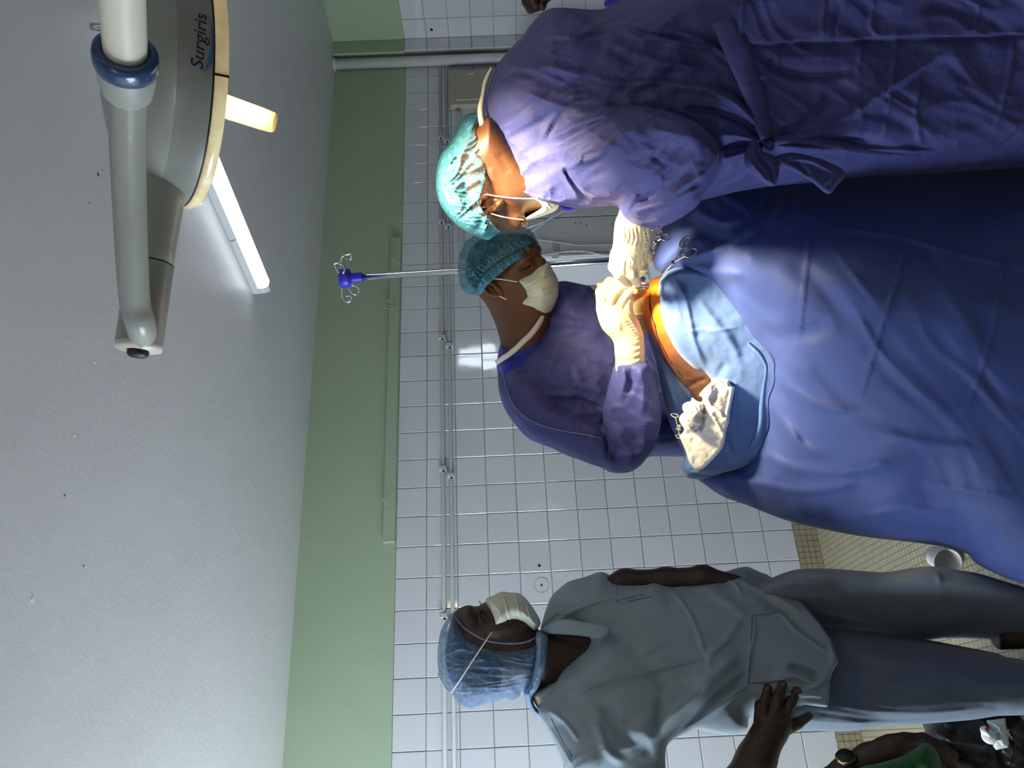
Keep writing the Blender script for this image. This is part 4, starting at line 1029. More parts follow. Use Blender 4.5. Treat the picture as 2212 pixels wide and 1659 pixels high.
# ------------------------------------------------------------------ gauze pad
GA = [(1536,825),(1539,818),(1550,816),(1575,821),(1577,831),(1586,836),(1586,844),(1577,887),(1575,913),(1570,927),(1567,946),(1561,967),(1545,987),(1520,1012),(1506,1015),(1498,1012),(1487,995),(1483,979),(1475,960),(1467,941),(1473,937),(1478,927),(1469,913),(1467,902),(1475,892),(1484,888),(1489,882),(1484,874),(1492,868),(1495,858),(1506,866),(1516,868),(1517,858),(1509,854),(1522,838)]
F_ = Field((1455, 1600, 805, 1030), (1.60, 1.90), 1.8)
F_.inflate(GA, None, .03, .05, 7, sm=2, front=[(1550,830,1.69),(1575,850,1.695),(1530,900,1.70),(1560,940,1.715),(1510,1000,1.75),(1480,940,1.745),(1500,880,1.70)])
F_.ell((1497, 885, 1.705), (24, 16, 18), .4, .006); F_.ell((1490, 910, 1.70), (16, 22, 16), 0, .006); F_.ell((1506, 920, 1.71), (14, 18, 14), 0, .006)
gz = F_.mesh('gauze_pad', M['gauze'], None, strokes=[
    ([(1522,868),(1520,885),(1519,905),(1512,935)], 4, -14), ([(1545,840),(1530,858),(1535,875),(1555,890),(1562,905)], 4, 7), ([(1536,830),(1534,850),(1525,862)], 3, 5), ([(1490,872),(1500,880),(1506,890),(1500,898)], 3, 8),
    ([(1508,870),(1512,882),(1510,893)], 3, 7), ([(1475,905),(1490,905),(1505,913),(1518,915)], 4, 8), ([(1478,915),(1490,925),(1498,935)], 4, 8), ([(1497,930),(1505,935),(1512,930)], 3, 7), ([(1484,890),(1478,900)], 3, -5),
    ([(1540,900),(1552,920),(1562,935)], 4, 4), ([(1530,880),(1545,905),(1565,915)], 6, 4), ([(1500,960),(1530,985)], 8, 3), ([(1577,831),(1570,870),(1562,905)], 3, -3), ([(1475,940),(1490,935),(1500,940)], 3, -7)],
    bump=lambda x, y: .002 * fbm(x / 16, y / 16, 5) + .002 * crumple(x, y, 22, 6))
tag(gz, 'crumpled white gauze pad with a red spot lying on the drape', 'gauze')
def stain(x, y, r, seed):
    rg = random.Random(seed); v = []; n = 14
    for k in range(n):
        an = 2 * PI * k / n; rr = r * rg.uniform(.6, 1.2)
        dd = surf_depth(F_, x + rr * math.cos(an) * .6, y + rr * math.sin(an), .0035) or 1.70
        v.append(P(x + rr * math.cos(an) * .6, y + rr * math.sin(an), dd))
    v.append(P(x, y, (surf_depth(F_, x, y, .0045) or 1.70)))
    pydata('red_stain', v, [(k, (k + 1) % n, n) for k in range(n)], M['blood'], gz, True)
stain(1521, 888, 8, 1); stain(1543, 876, 1.6, 2); stain(1536, 871, 1.2, 3); stain(1547, 879, 1.0, 4); stain(1525, 876, 2.0, 5)

# ------------------------------------------------------------------ instruments
def ring(cx, cy, d, ra, rb, rot, tilt, n=20):
    out = []
    for k in range(n):
        an = 2 * PI * k / n; u, v_ = ra * math.cos(an), rb * math.sin(an)
        out.append(P(cx + u * math.cos(rot) - v_ * math.sin(rot), cy + u * math.sin(rot) + v_ * math.cos(rot), d + tilt * v_ * .001))
    return out
def forceps(label, tip, box, r1, r2, rot1, rot2, rs, d0, d1, d2, tr=2.3):
    e = empty('forceps', P(box[0], box[1], d1), label, 'forceps', 'forceps')
    for rc, rt, sgn in ((r1, rot1, 1), (r2, rot2, -1)):
        nx, ny = -(r1[1] - r2[1]), (r1[0] - r2[0])
        sh = tube('shank', [P(tip[0] + sgn * .6, tip[1] + sgn * .6, d0), P(box[0], box[1], d1 + sgn * .001), P(rc[0] - (rc[0] - box[0]) * .22, rc[1] - (rc[1] - box[1]) * .22, d2)], [tr * .5 * d1 / FPX, tr * d1 / FPX, tr * .8 * d1 / FPX], M['steel'], e, 8, 6)
        tube('finger_ring', ring(rc[0], rc[1], d2, rs[0], rs[1], rt, 0), tr * .75 * d1 / FPX, M['steel'], e, 8, 0, True)
    lathe('pivot', [(.0048, -.004), (.0048, .004), (.003, .005), (0, .005)], P(box[0], box[1], d1 - .002), -Vector(FW), M['steel'], e, 12)
    lathe('ratchet', [(.002, -.006), (.002, .006)], P((r1[0] + r2[0]) / 2 - (r1[0] - box[0]) * .3, (r1[1] + r2[1]) / 2 - (r1[1] - box[1]) * .3, d2), Vector(ID), M['steel'], e, 8)
    return e
forceps('steel forceps with ring handles lying on the drape beside the orange skin', (1428, 597), (1453, 568), (1479, 524), (1492, 546), -.85, -.45, (14, 8), 1.655, 1.62, 1.595)
forceps('small dark steel clamp with ring handles, clipped to the drape behind the gauze', (1478, 916), (1465, 921), (1457, 897), (1467, 943), .25, .25, (8, 3.5), 1.79, 1.775, 1.77, 1.8)
forceps('steel scissors on the brightly lit drape under the cuff of the surgeon', (1408, 540), (1416, 524), (1436, 512), (1420, 500), .2, .4, (11, 7), 1.63, 1.62, 1.61, 1.8)
e = empty('retractor', P(1372, 617, 1.72), 'steel retractor rod with orange handle held by the assistant', 'retractor')
tube('rod', [P(1320, 614, 1.735), P(1372, 617, 1.715), P(1397, 616, 1.71)], .0022, M['steel'], e, 8)
tube('rod', [P(1320, 618, 1.735), P(1372, 621, 1.715), P(1396, 622, 1.71)], .0022, M['steel'], e, 8)
tube('hook_tip', [P(1397, 616, 1.71), P(1402, 617, 1.715), P(1400, 623, 1.725)], .0022, M['steel'], e, 8, 4)
lathe('handle', [(0, -.004), (.0042, -.003), (.0052, 0), (.0050, .03), (.004, .034), (0, .035)], P(1293, 616, 1.745), (P(1330, 615, 1.735) - P(1293, 616, 1.745)), M['wood_handle'], e, 14)
lathe('handle', [(0, 0), (.0056, .001), (.0068, .004), (.0056, .012), (0, .013)], P(1368, 629, 1.708), Vector(ID), M['wood_handle'], e, 14)
e = empty('retractor', P(1402, 585, 1.69), 'bright steel wound retractor standing in the incision beside the fingers', 'retractor')
tube('blade', [P(1379, 590, 1.665), P(1386, 583, 1.67), P(1398, 592, 1.68), P(1404, 603, 1.70)], .0026, M['steel'], e, 8, 4)
tube('blade', [P(1392, 560, 1.655), P(1398, 578, 1.665), P(1405, 600, 1.70)], .0026, M['steel'], e, 8, 4)
lathe('screw_knob', [(0, -.006), (.007, -.006), (.008, 0), (.007, .006), (0, .006)], P(1387, 604, 1.675), -Vector(FW), M['steel'], e, 16)

# ------------------------------------------------------------------ surgeon in the foreground, bent over the table, seen from his left
sg = empty('person', (P(1700, 150, 1.5).x, P(1700, 150, 1.5).y, 0), 'surgeon in dark blue gown and turquoise cap, bent over the wound, nearest the camera', 'person')
F_ = Field((930, 1260, 210, 540), (1.42, 1.78), 2.6)
F_.inflate([(1036,262),(1004,290),(980,330),(966,385),(970,430),(988,464),(1014,488),(1048,500),(1078,502),(1098,496),(1119,486),(1134,475),(1160,464),(1200,450),(1225,420),(1190,370),(1130,320),(1090,275),(1058,250)], [(1000,380,1.62),(1080,470,1.63),(1160,440,1.62),(1100,320,1.56),(1200,420,1.58)], .085, .085, 70)
F_.ell((1110, 490, 1.60), (16, 8, 40), .3, .012)                      # brow
F_.ell((1128, 476, 1.565), (11, 6, 20), -.3, .008, 'x')              # eye socket
F_.ell((1105, 462, 1.562), (34, 16, 12), .55, .02)                   # cheekbone
# ear
er = -.455
F_.ell((1058, 441, 1.540), (30, 19, 9), er, .004)
F_.ell((1052, 444, 1.526), (19, 11, 9), er, .003, 'x')
F_.ell((1066, 442, 1.530), (6, 4, 6), er, .003, 'x')
F_.chain([(1036,447,1.532,4),(1042,459,1.531,4),(1056,460,1.531,4),(1070,452,1.532,4),(1083,436,1.534,5)], .003)
F_.chain([(1036,447,1.532,4),(1040,434,1.532,4),(1052,426,1.534,4),(1064,425,1.536,4)], .003)
F_.chain([(1046,447,1.530,3),(1058,451,1.530,3),(1068,444,1.531,3)], .003)
F_.ell((1074, 432, 1.534), (6, 5, 5), 0, .003)
sbody = F_.mesh('body', M['skin_a'], sg, strokes=[([(1112,470),(1122,466),(1133,470)], 2.5, 1.5), ([(1060,360),(1068,400),(1080,425)], 8, 1.5), ([(1075,330),(1100,375)], 10, -1.5)])
for x, y in ((1131, 480),):
    lathe('eye', [(0, -.011), (.006, -.009), (.0105, -.003), (.0105, .003), (.006, .009), (0, .011)], P(x, y, 1.575), -Vector(FW), M['sclera'], sbody, 16)
    tube('eyelashes', [P(1126, 484, 1.555), P(1132, 481, 1.553), P(1137, 476, 1.555)], .0012, M['hair'], sbody, 6, 4)
F_ = Field((930, 1100, 230, 530), (1.44, 1.78), 3.0)
F_.inflate([(1030,275),(1000,296),(977,333),(962,385),(966,430),(985,465),(1012,488),(1048,500),(1052,490),(1040,462),(1028,440),(1036,410),(1042,380),(1040,345),(1036,300)], [(1000,380,1.62),(1040,450,1.63)], .086, .086, 60)
F_.mesh('hair', M['hair'], sg)
F_ = Field((925, 1140, 215, 535), (1.38, 1.84), 2.2)
F_.inflate(SURGEON_CAP[:11] + [(1110,510),(1125,440),(1118,350),(1085,260),(1060,232)], [(1000,380,1.62),(1050,480,1.63)], .117, .105, 40, sm=4)
F_.cut(catmull([(1040,236),(1029,268),(1028,290),(1037,312),(1044,345),(1047,385),(1041,412),(1034,438),(1044,458),(1062,482),(1084,508)], 5) + [(1110,560),(1250,560),(1250,200),(1060,200)], 'x', k=.002)
rg = random.Random(5); st = []
for i in range(34):                                                  # gathers running from the elastic edge over the bag
    t = i / 33; ex, ey = np.array(catmull([(1035,285),(1044,345),(1046,385),(1036,425),(1046,462),(1076,505)], 12))[int(t * 59)]
    bx, by = 955 + 25 * abs(t - .5) * 2 + rg.uniform(-8, 8), 310 + 170 * t + rg.uniform(-12, 12)
    mx_, my_ = (ex + bx) / 2 + rg.uniform(-9, 9), (ey + by) / 2 + rg.uniform(-9, 9)
    st.append(([(ex, ey), ((ex + mx_) / 2 + rg.uniform(-4, 4), (ey + my_) / 2 + rg.uniform(-4, 4)), (mx_, my_), (bx, by)], rg.uniform(1.8, 3.2), rg.uniform(2.0, 4.5)))
cap = F_.mesh('surgical_cap', M['cap'], sg, strokes=st, bump=lambda x, y: .004 * folds(x, y, 2.4, 60, 16, 7) + .002 * crumple(x, y, 18, 3))
ed = [(1034,262,1.545),(1028,290,1.535),(1037,315,1.520),(1045,350,1.515),(1047,385,1.515),(1040,412,1.516),(1033,438,1.518),(1047,463,1.520),(1062,482,1.532),(1080,502,1.56)]
rows = np.array(catmull(ed, 6)); jit = [(r[0] + 1.5 * math.sin(i * 2.1), r[1] + 1.5 * math.cos(i * 1.7), r[2] + .002 * math.sin(i * 2.9)) for i, r in enumerate(rows)]
tube('elastic_band', [P(*q) for q in jit], .0016, M['cap_band'], cap, 8)
# mask and its loops
F_ = Field((1110, 1225, 410, 490), (1.48, 1.72), 1.6)
F_.inflate([(1153,428),(1175,434),(1206,438),(1203,452),(1190,460),(1161,470),(1127,477),(1141,467),(1169,450),(1168,439)], [(1140,470,1.57),(1200,445,1.565),(1160,435,1.545)], .022, .05, 10, sm=3)
mk = F_.mesh('face_mask', M['mask'], sg, strokes=[([(1172,442),(1180,452),(1165,464)], 2, 2.5), ([(1180,438),(1192,452)], 2, 2), ([(1150,467),(1185,456)], 2, 1.5)])
tube('ear_loop', [P(1050, 420, 1.520), P(1075, 424, 1.525), P(1110, 428, 1.522), P(1145, 429, 1.520), P(1162, 428, 1.518)], .0012, M['strap'], mk, 6, 6)
tube('ear_loop', [P(1057, 460, 1.530), P(1080, 467, 1.530), P(1105, 472, 1.540), P(1132, 475, 1.552)], .0012, M['strap'], mk, 6, 6)

F_ = Field((1195, 1260, 430, 475), (1.50, 1.68), 1.8)
F_.inflate([(1205,440),(1212,452),(1226,459),(1240,456),(1250,446),(1230,438)], 1.585, .02, .03, 9)
F_.mesh('scrub_collar', M['scrub_blue'], sg)
# gown
F_ = Field((1030, 2850, -140, 520), (1.12, 1.86), 5.0, .006)
F_.inflate(SURGEON_GOWN, [(1100,250,1.55),(1300,200,1.55),(1600,200,1.52),(1900,200,1.50),(2212,200,1.50),(2800,200,1.50),(1250,430,1.54)], [(1080,300,.05),(1150,250,.13),(1300,200,.19),(1700,150,.20),(1700,390,.16),(2200,200,.20),(2800,200,.22)], [(1080,250,.2),(1300,200,.16),(1480,200,.06),(1480,420,.05),(2000,200,.06),(2800,200,.06)], 95, sm=4)
F_.inflate([(1150,300),(1190,250),(1250,232),(1340,232),(1430,240),(1500,264),(1525,284),(1548,312),(1552,338),(1540,380),(1519,422),(1505,446),(1457,479),(1417,493),(1369,486),(1345,466),(1332,438),(1270,428),(1190,405),(1150,360)], [(1160,300,1.60),(1160,360,1.58),(1220,330,1.48),(1350,300,1.38),(1530,330,1.33),(1500,420,1.38),(1400,470,1.50),(1330,420,1.46)], .085, .085, 62, .018, sm=4)
SG_ST = [
    ([(1296,228),(1364,228),(1415,231),(1500,262)], 8, -9), ([(1216,364),(1240,400),(1264,429)], 4, -8), ([(1208,352),(1228,392),(1250,428)], 6, 7), ([(1330,302),(1290,338),(1232,352)], 6, 6), ([(1330,240),(1262,262),(1185,302)], 6, 8), ([(1310,258),(1262,280),(1200,318)], 6, -6),
    ([(1300,250),(1220,232),(1130,200)], 9, 5), ([(1210,240),(1190,262),(1172,300)], 7, 5), ([(1120,130),(1200,150),(1300,175),(1380,190)], 10, 5), ([(1150,70),(1230,75),(1320,60),(1400,75)], 9, 7), ([(1200,40),(1260,38),(1300,55)], 7, -7), ([(1090,140),(1150,150),(1230,185)], 8, 4),
    ([(1400,75),(1480,95),(1545,105)], 7, 8), ([(1310,60),(1400,68),(1500,92)], 6, -7), ([(1380,120),(1450,140),(1520,150)], 9, 5), ([(1350,180),(1440,180),(1560,190)], 8, 6),
    ([(1655,300),(1600,262),(1540,240),(1480,235)], 7, -9), ([(1655,290),(1590,225),(1520,195),(1440,190)], 8, 8), ([(1650,270),(1600,205),(1550,180)], 7, -7), ([(1655,310),(1600,295),(1555,290)], 6, 8), ([(1655,316),(1610,330),(1560,345)], 6, 8), ([(1655,312),(1600,312),(1556,320)], 5, -8),
    ([(1665,305),(1750,290),(1850,240),(1950,170),(2050,110)], 8, 6), ([(1668,300),(1740,262),(1800,200)], 9, -6), ([(1668,312),(1780,322),(1900,325),(2050,330)], 7, 8), ([(1668,306),(1760,306),(1880,300)], 7, -7), ([(1640,110),(1680,150),(1760,165),(1850,150)], 10, -6), ([(1680,110),(1670,160),(1635,165)], 6, 5),
    ([(1937,88),(1930,150),(1922,215),(1906,312)], 3.5, 3.5), ([(1990,170),(1978,230),(1985,290),(2000,325)], 6, 4), ([(2190,80),(2180,170),(2150,280)], 5, 3.5), ([(1860,92),(1858,130),(1850,160)], 4, 4), ([(1850,215),(1862,260),(1845,300)], 8, 4),
    ([(1545,60),(1575,98),(1650,94),(1900,84),(2100,78),(2300,72)], 5, -9, 's'), ([(1605,0),(1603,40),(1598,88)], 3.5, 4), ([(1782,-5),(1779,40),(1775,80)], 3.5, 4), ([(1812,-5),(1806,40),(1800,85)], 4, -4), ([(1890,0),(1880,55),(1900,78)], 4, 4), ([(2115,0),(2112,40),(2105,72)], 3.5, 3.5),
    ([(1440,430),(1480,400),(1530,372)], 8, 6), ([(1352,462),(1400,450),(1460,430),(1520,400)], 5, 6), ([(1372,482),(1420,478),(1470,455)], 4, 5), ([(1345,440),(1400,425),(1450,395)], 7, -6), ([(1300,300),(1340,270),(1400,262),(1460,280)], 10, -5), ([(1400,330),(1440,360),(1430,400)], 9, -4),
    ([(1352,462),(1362,440),(1380,420)], 5, 7), ([(1255,330),(1250,350),(1225,365)], 4, 4), ([(1560,425),(1620,415),(1660,405)], 5, 6), ([(1540,410),(1580,398),(1620,375)], 6, 6), ([(1104,402),(1152,424),(1203,436),(1254,444),(1330,438)], 3, 3)]
gown = F_.mesh('gown', M['gown'], sg, strokes=SG_ST, gain=1.5, bump=lambda x, y: .004 * fbm(x / 120, y / 120, 31, 2) + .0035 * crumple(x, y, 70, 12) + .003 * folds(x, y, 2.6, 120, 34, 14) * np.clip((1560 - x) / 100, 0, 1) + .0035 * folds(x, y, .5, 200, 60, 18))
FG = F_
def on_gown(x, y, off): return surf_depth(FG, x, y, off) or 1.4
def strip(name, pts, wd, off, mat, parent, thick=.0012):
    return ribbon(name, [(x, y, on_gown(x, y, off)) for x, y in pts], wd, mat, parent, thick, 4)
strip('belt_tie', [(1566,40),(1580,75),(1598,120),(1616,165),(1632,210),(1645,255),(1655,300)], [62,60,58,54,48,40,26], .012, M['gown'], gown)
F_ = Field((1595, 1840, 290, 435), (1.20, 1.55), 2.2)
dg = on_gown(1660, 330, 0)
F_.inflate([(1622,304),(1635,300),(1648,327),(1677,338),(1684,363),(1675,401),(1652,397),(1627,376),(1610,359),(1608,333)], dg - .035, .014, .014, 16, sm=3)
F_.inflate([(1672,342),(1700,330),(1735,333),(1791,350),(1827,374),(1808,400),(1789,420),(1753,393),(1715,371),(1690,362)], dg - .03, .010, .010, 12, .004, sm=3)
F_.ell((1661, 316, dg - .02), (12, 12, 14), 0, .006)
F_.mesh('bow', M['gown'], gown, strokes=[([(1632,310),(1642,345),(1662,365),(1672,398)], 4, -6), ([(1618,345),(1640,372),(1660,395)], 4, 6), ([(1690,345),(1720,352),(1750,380)], 4, -5), ([(1720,340),(1760,352),(1800,372)], 4, 5), ([(1800,355),(1795,380),(1780,400)], 4, 4), ([(1690,350),(1740,345),(1790,356)], 3, 4)], bump=lambda x, y: .002 * crumple(x, y, 30, 4))
strip('hanging_tie', [(1668,305),(1720,300),(1780,310),(1850,322),(1920,330),(1990,334)], [22,26,26,24,20,8], .006, M['gown'], gown)
ribbon('neck_tie', [(1063,147,1.515),(1050,175,1.512),(1044,205,1.512),(1039,238,1.515),(1043,270,1.512),(1052,296,1.508),(1062,318,1.505)], [6,10,9,14,13,9,3], M['gown_edge'], gown, .0015)

# gloved left hand reaching into the wound
F_ = Field((1305, 1430, 440, 630), (1.46, 1.76), 1.7)
F_.chain([(1375,455,1.50,36),(1368,490,1.53,37),(1366,515,1.55,37)], .012)
F_.chain([(1366,515,1.55,37),(1360,545,1.575,35),(1352,568,1.59,28)], .012)
F_.ell((1374, 534, 1.572), (30, 30, 28), 0, .012)
F_.ell((1354, 546, 1.590), (26, 34, 24), 0, .010)
F_.chain([(1343,566,1.585,15),(1337,590,1.595,12.5),(1349,606,1.63,10.5),(1360,613,1.66,8.5)], .003)     # index
F_.chain([(1364,568,1.575,15),(1365,592,1.585,12.5),(1374,607,1.625,10),(1378,613,1.66,8)], .003)         # middle
F_.chain([(1384,558,1.570,14),(1388,578,1.580,12),(1381,590,1.605,10)], .003)                             # ring
F_.chain([(1397,545,1.570,13),(1402,562,1.580,11),(1394,575,1.595,9)], .003)                              # little
F_.chain([(1333,548,1.61,15),(1327,576,1.635,13),(1340,600,1.66,10)], .004)                               # thumb side
gst = []
for i in range(15):
    x0 = 1336 + i * 4.6; gst.append(([(x0 + 4, 484 + i * 1.0), (x0 + 8, 505 + i * 1.5), (x0 + 2, 526 + i)], 2.0, (1.6 if i % 2 else -1.2)))
for i in range(8):
    gst.append(([(1388 + i, 505 + i * 7), (1400, 508 + i * 7), (1412, 504 + i * 6)], 2, 1.3))
gst += [([(1353,562),(1351,585),(1355,600)], 2.0, -3.5), ([(1375,562),(1377,582),(1376,598)], 2.0, -3.5), ([(1391,552),(1396,568),(1390,582)], 2.0, -3)]
gl = F_.mesh('glove', M['glove'], sg, strokes=gst, bump=lambda x, y: .0007 * folds(x, y, 1.3, 30, 7, 5))

# ------------------------------------------------------------------ assistant across the table, facing the wound
asn = empty('person', (P(1500, 810, 2.08).x, P(1500, 810, 2.08).y, 0), 'assistant in blue gown, turquoise cap and pale mask, looking down at the wound', 'person')
F_ = Field((980, 1260, 470, 860), (1.84, 2.26), 2.4)
F_.inflate([(1018,540),(1008,575),(1012,608),(1030,630),(1036,640),(1052,661),(1067,693),(1076,719),(1081,744),(1079,800),(1120,830),(1170,800),(1190,720),(1194,660),(1196,625),(1191,592),(1180,566),(1174,559),(1168,550),(1170,539),(1163,527),(1142,508),(1100,503),(1050,515)], [(1040,570,2.08),(1140,560,2.06),(1180,620,2.04),(1080,700,2.08),(1140,780,2.10)], .085, .085, 52, sm=4)
F_.chain([(1112,576,1.992,9),(1132,560,1.985,10),(1152,546,1.99,9)], .010)                          # brow ridge
F_.ell((1136, 576, 1.972), (13, 7, 9), -.56, .008, 'x')                                              # eye socket
F_.chain([(1158,556,2.0,7),(1170,566,1.995,8),(1178,588,1.985,12)], .010)                         # nose under the mask
F_.chain([(1126,579,1.9865,4),(1136,573.5,1.983,4.5),(1147,568,1.986,4)], .003)
F_.chain([(1127,588,1.988,3),(1138,588,1.985,3.5),(1149,580,1.988,3)], .003)
F_.ell((1118, 608, 1.995), (26, 14, 10), -.5, .014)                                                  # cheekbone
er = math.atan2(26, 42)
F_.ell((1062, 624, 1.994), (24, 15, 9), er, .004)
F_.ell((1059, 624, 1.982), (15, 8, 8), er, .003, 'x')
F_.chain([(1042,612,1.986,3.5),(1050,608,1.985,3.5),(1064,613,1.985,3.5),(1078,624,1.986,3.5),(1084,634,1.988,4)], .003)
F_.chain([(1042,612,1.986,3.5),(1047,626,1.986,3.5),(1058,636,1.986,3.5),(1072,638,1.987,3.5),(1082,637,1.988,4)], .003)
F_.chain([(1052,618,1.986,2.5),(1060,624,1.986,2.5),(1068,632,1.986,2.5)], .002)
F_.ell((1072, 622, 1.986), (5, 4, 4), 0, .003)
abody = F_.mesh('body', M['skin_b'], asn, strokes=[([(1124,582),(1133,573),(1146,570),(1154,565)], 2.2, -2.5), ([(1127,585),(1136,583),(1147,576)], 2, 2.2), ([(1126,588),(1138,589),(1150,580)], 2.2, -1.8), ([(1124,566),(1136,555),(1150,547)], 4, 1.8), ([(1090,640),(1100,700),(1120,750)], 10, 2), ([(1062,660),(1080,720)], 9, -1.5), ([(1108,545),(1130,530)], 5, -.8)])
lathe('eye', [(0, -.011), (.006, -.009), (.0105, -.003), (.0105, .003), (.006, .009), (0, .0115)], P(1137, 580.5, 1.9955), -Vector(FW), M['sclera'], abody, 16)
lathe('iris', [(.0046, -.0005), (.004, .001), (0, .0016)], P(1140, 581.5, 1.9845), -Vector(FW), M['iris'], abody, 12)
tube('eyelashes', [P(1128, 584, 1.979), P(1136, 580, 1.976), P(1146, 574, 1.979)], .0013, M['hair'], abody, 6, 4)
tube('eyebrow', [P(1123, 564, 1.982), P(1133, 555, 1.977), P(1144, 548, 1.978), P(1152, 543, 1.984)], [.001, .0032, .003, .001], M['hair'], abody, 8, 4)
tube('eyelashes', [P(1168, 553, 2.02), P(1172, 557, 2.012), P(1176, 560, 2.015)], .0012, M['hair'], abody, 6, 4)
F_ = Field((980, 1180, 480, 660), (1.9, 2.26), 3.0)
F_.inflate([(1018,535),(1006,575),(1010,606),(1030,628),(1042,615),(1060,596),(1095,569),(1128,550),(1158,530),(1142,508),(1100,503),(1050,512)], [(1060,560,2.08),(1140,530,2.06)], .086, .086, 46)
F_.mesh('hair', M['hair'], asn)
F_ = Field((975, 1185, 475, 655), (1.86, 2.30), 2.0)
F_.inflate(ASSIST_CAP, [(1050,560,2.08),(1150,515,2.05)], .115, .105, 34, sm=4)
st = []; rg = random.Random(9)
edge = np.array(catmull([(1036,630),(1059,597),(1095,569),(1128,550),(1160,528)], 14))
for i in range(40):
    t = i / 39; ex, ey = edge[int(t * 55)]
    bx, by = 996 + 130 * t ** 1.1 + rg.uniform(-6, 6), 590 - 90 * t + rg.uniform(-8, 8)
    st.append(([(ex, ey), ((2 * ex + bx) / 3 + rg.uniform(-3, 3), (2 * ey + by) / 3 + rg.uniform(-3, 3)), ((ex + 2 * bx) / 3 + rg.uniform(-6, 6), (ey + 2 * by) / 3 + rg.uniform(-6, 6)), (bx, by)], rg.uniform(1.5, 2.6), rg.uniform(2.0, 4.5)))
cap = F_.mesh('surgical_cap', M['cap'], asn, strokes=st, bump=lambda x, y: .004 * folds(x, y, -.7, 50, 14, 3) + .002 * crumple(x, y, 16, 6))
rows = np.array(catmull([(1020,634,2.05,4),(1036,631,1.995,8),(1047,611,1.972,13),(1062,597,1.968,13),(1080,582,1.966,12),(1100,567,1.968,11),(1122,553,1.972,9),(1145,538,1.985,8),(1160,528,2.02,6)], 6))
v, f = [], []
for i, r in enumerate(rows):
    t = rows[min(i + 1, len(rows) - 1), :2] - rows[max(i - 1, 0), :2]; t /= np.linalg.norm(t); n_ = np.array([t[1], -t[0]])
    for j in range(6):
        q = j / 5 - .35; rip = .0045 * math.sin(i * 2.3 + j * .5) * (.4 + q) + .002 * math.sin(i * 5.1)
        v.append(P(r[0] + n_[0] * q * r[3] * 1.6, r[1] + n_[1] * q * r[3] * 1.6, r[2] - rip + .004 * abs(q)))
f = [(i * 6 + j, i * 6 + j + 1, (i + 1) * 6 + j + 1, (i + 1) * 6 + j) for i in range(len(rows) - 1) for j in range(5)]
bd = pydata('elastic_band', v, f, M['cap_band'], cap); md = bd.modifiers.new('s', 'SOLIDIFY'); md.thickness = .0015
# mask
F_ = Field((1095, 1220, 550, 700), (1.84, 2.10), 1.7)
F_.inflate([(1182,564),(1193,581),(1204,601),(1207,621),(1205,643),(1194,668),(1175,684),(1146,675),(1111,658),(1117,650),(1131,638),(1124,621),(1113,605),(1145,586)], [(1120,610,2.01),(1185,570,2.01),(1170,630,1.99),(1120,655,2.02),(1195,650,2.03)], .055, .05, 34, sm=3)
mk = F_.mesh('face_mask', M['mask'], asn, strokes=[
    ([(1117,611),(1150,591),(1185,571)], 2, -1.4), ([(1125,622),(1160,603),(1200,590)], 2.6, 3.0, 'w'), ([(1133,638),(1165,622),(1206,612)], 2.6, 3.0, 'w'), ([(1122,651),(1160,644),(1204,634)], 2.6, 2.8, 'w'), ([(1150,672),(1175,664),(1200,652)], 3, 2.2), ([(1127,660),(1150,668),(1172,680)], 2, 1.6), ([(1120,613),(1134,637),(1124,650)], 2, 1.5)], bump=lambda x, y: .0012 * crumple(x, y, 20, 2))
tube('ear_loop', [P(1060, 601, 1.980), P(1080, 603, 1.976), P(1100, 606, 1.972), P(1117, 609, 1.972)], .0016, M['strap'], mk, 6, 5)
tube('ear_loop', [P(1077, 639, 1.986), P(1090, 645, 1.988), P(1102, 651, 1.99), P(1117, 656, 1.99)], .0016, M['strap'], mk, 6, 5)
# blue scrub collar and gown
F_ = Field((1060, 1200, 680, 840), (1.94, 2.26), 3.0)
F_.inflate([(1080,745),(1100,748),(1130,735),(1150,715),(1165,700),(1185,720),(1170,800),(1110,830),(1076,800)], 2.10, .10, .10, 30)
F_.mesh('scrub_collar', M['scrub_blue'], asn)
F_ = Field((1060, 2650, 590, 1040), (1.66, 2.50), 5.0, .0065)
F_.inflate(ASSIST_GOWN, [(1100,830,2.10),(1200,800,2.08),(1300,800,2.10),(1400,820,2.13),(1480,820,2.20),(1600,820,2.27),(2600,820,2.27),(1250,640,2.10)], [(1090,800,.06),(1180,800,.14),(1300,760,.16),(1500,800,.16),(2600,800,.18),(1250,640,.10)], .16, 62, sm=3)
F_.inflate([(1082,830),(1092,880),(1112,912),(1145,947),(1190,966),(1240,988),(1300,1010),(1330,1000),(1320,960),(1300,930),(1260,905),(1200,880),(1160,830),(1130,800),(1100,800)], [(1110,850,2.03),(1200,930,1.99),(1310,980,1.94)], .07, .08, 40, .022, sm=3)
F_.inflate([(1329,787),(1320,813),(1312,842),(1305,871),(1301,890),(1306,943),(1308,1005),(1322,1021),(1356,1021),(1381,1008),(1400,986),(1417,957),(1428,914),(1428,878),(1421,842),(1410,805),(1396,784),(1360,780)], [(1360,785,1.80),(1365,860,1.85),(1370,940,1.90),(1340,1005,1.96)], .06, .06, 46, .010, sm=3)
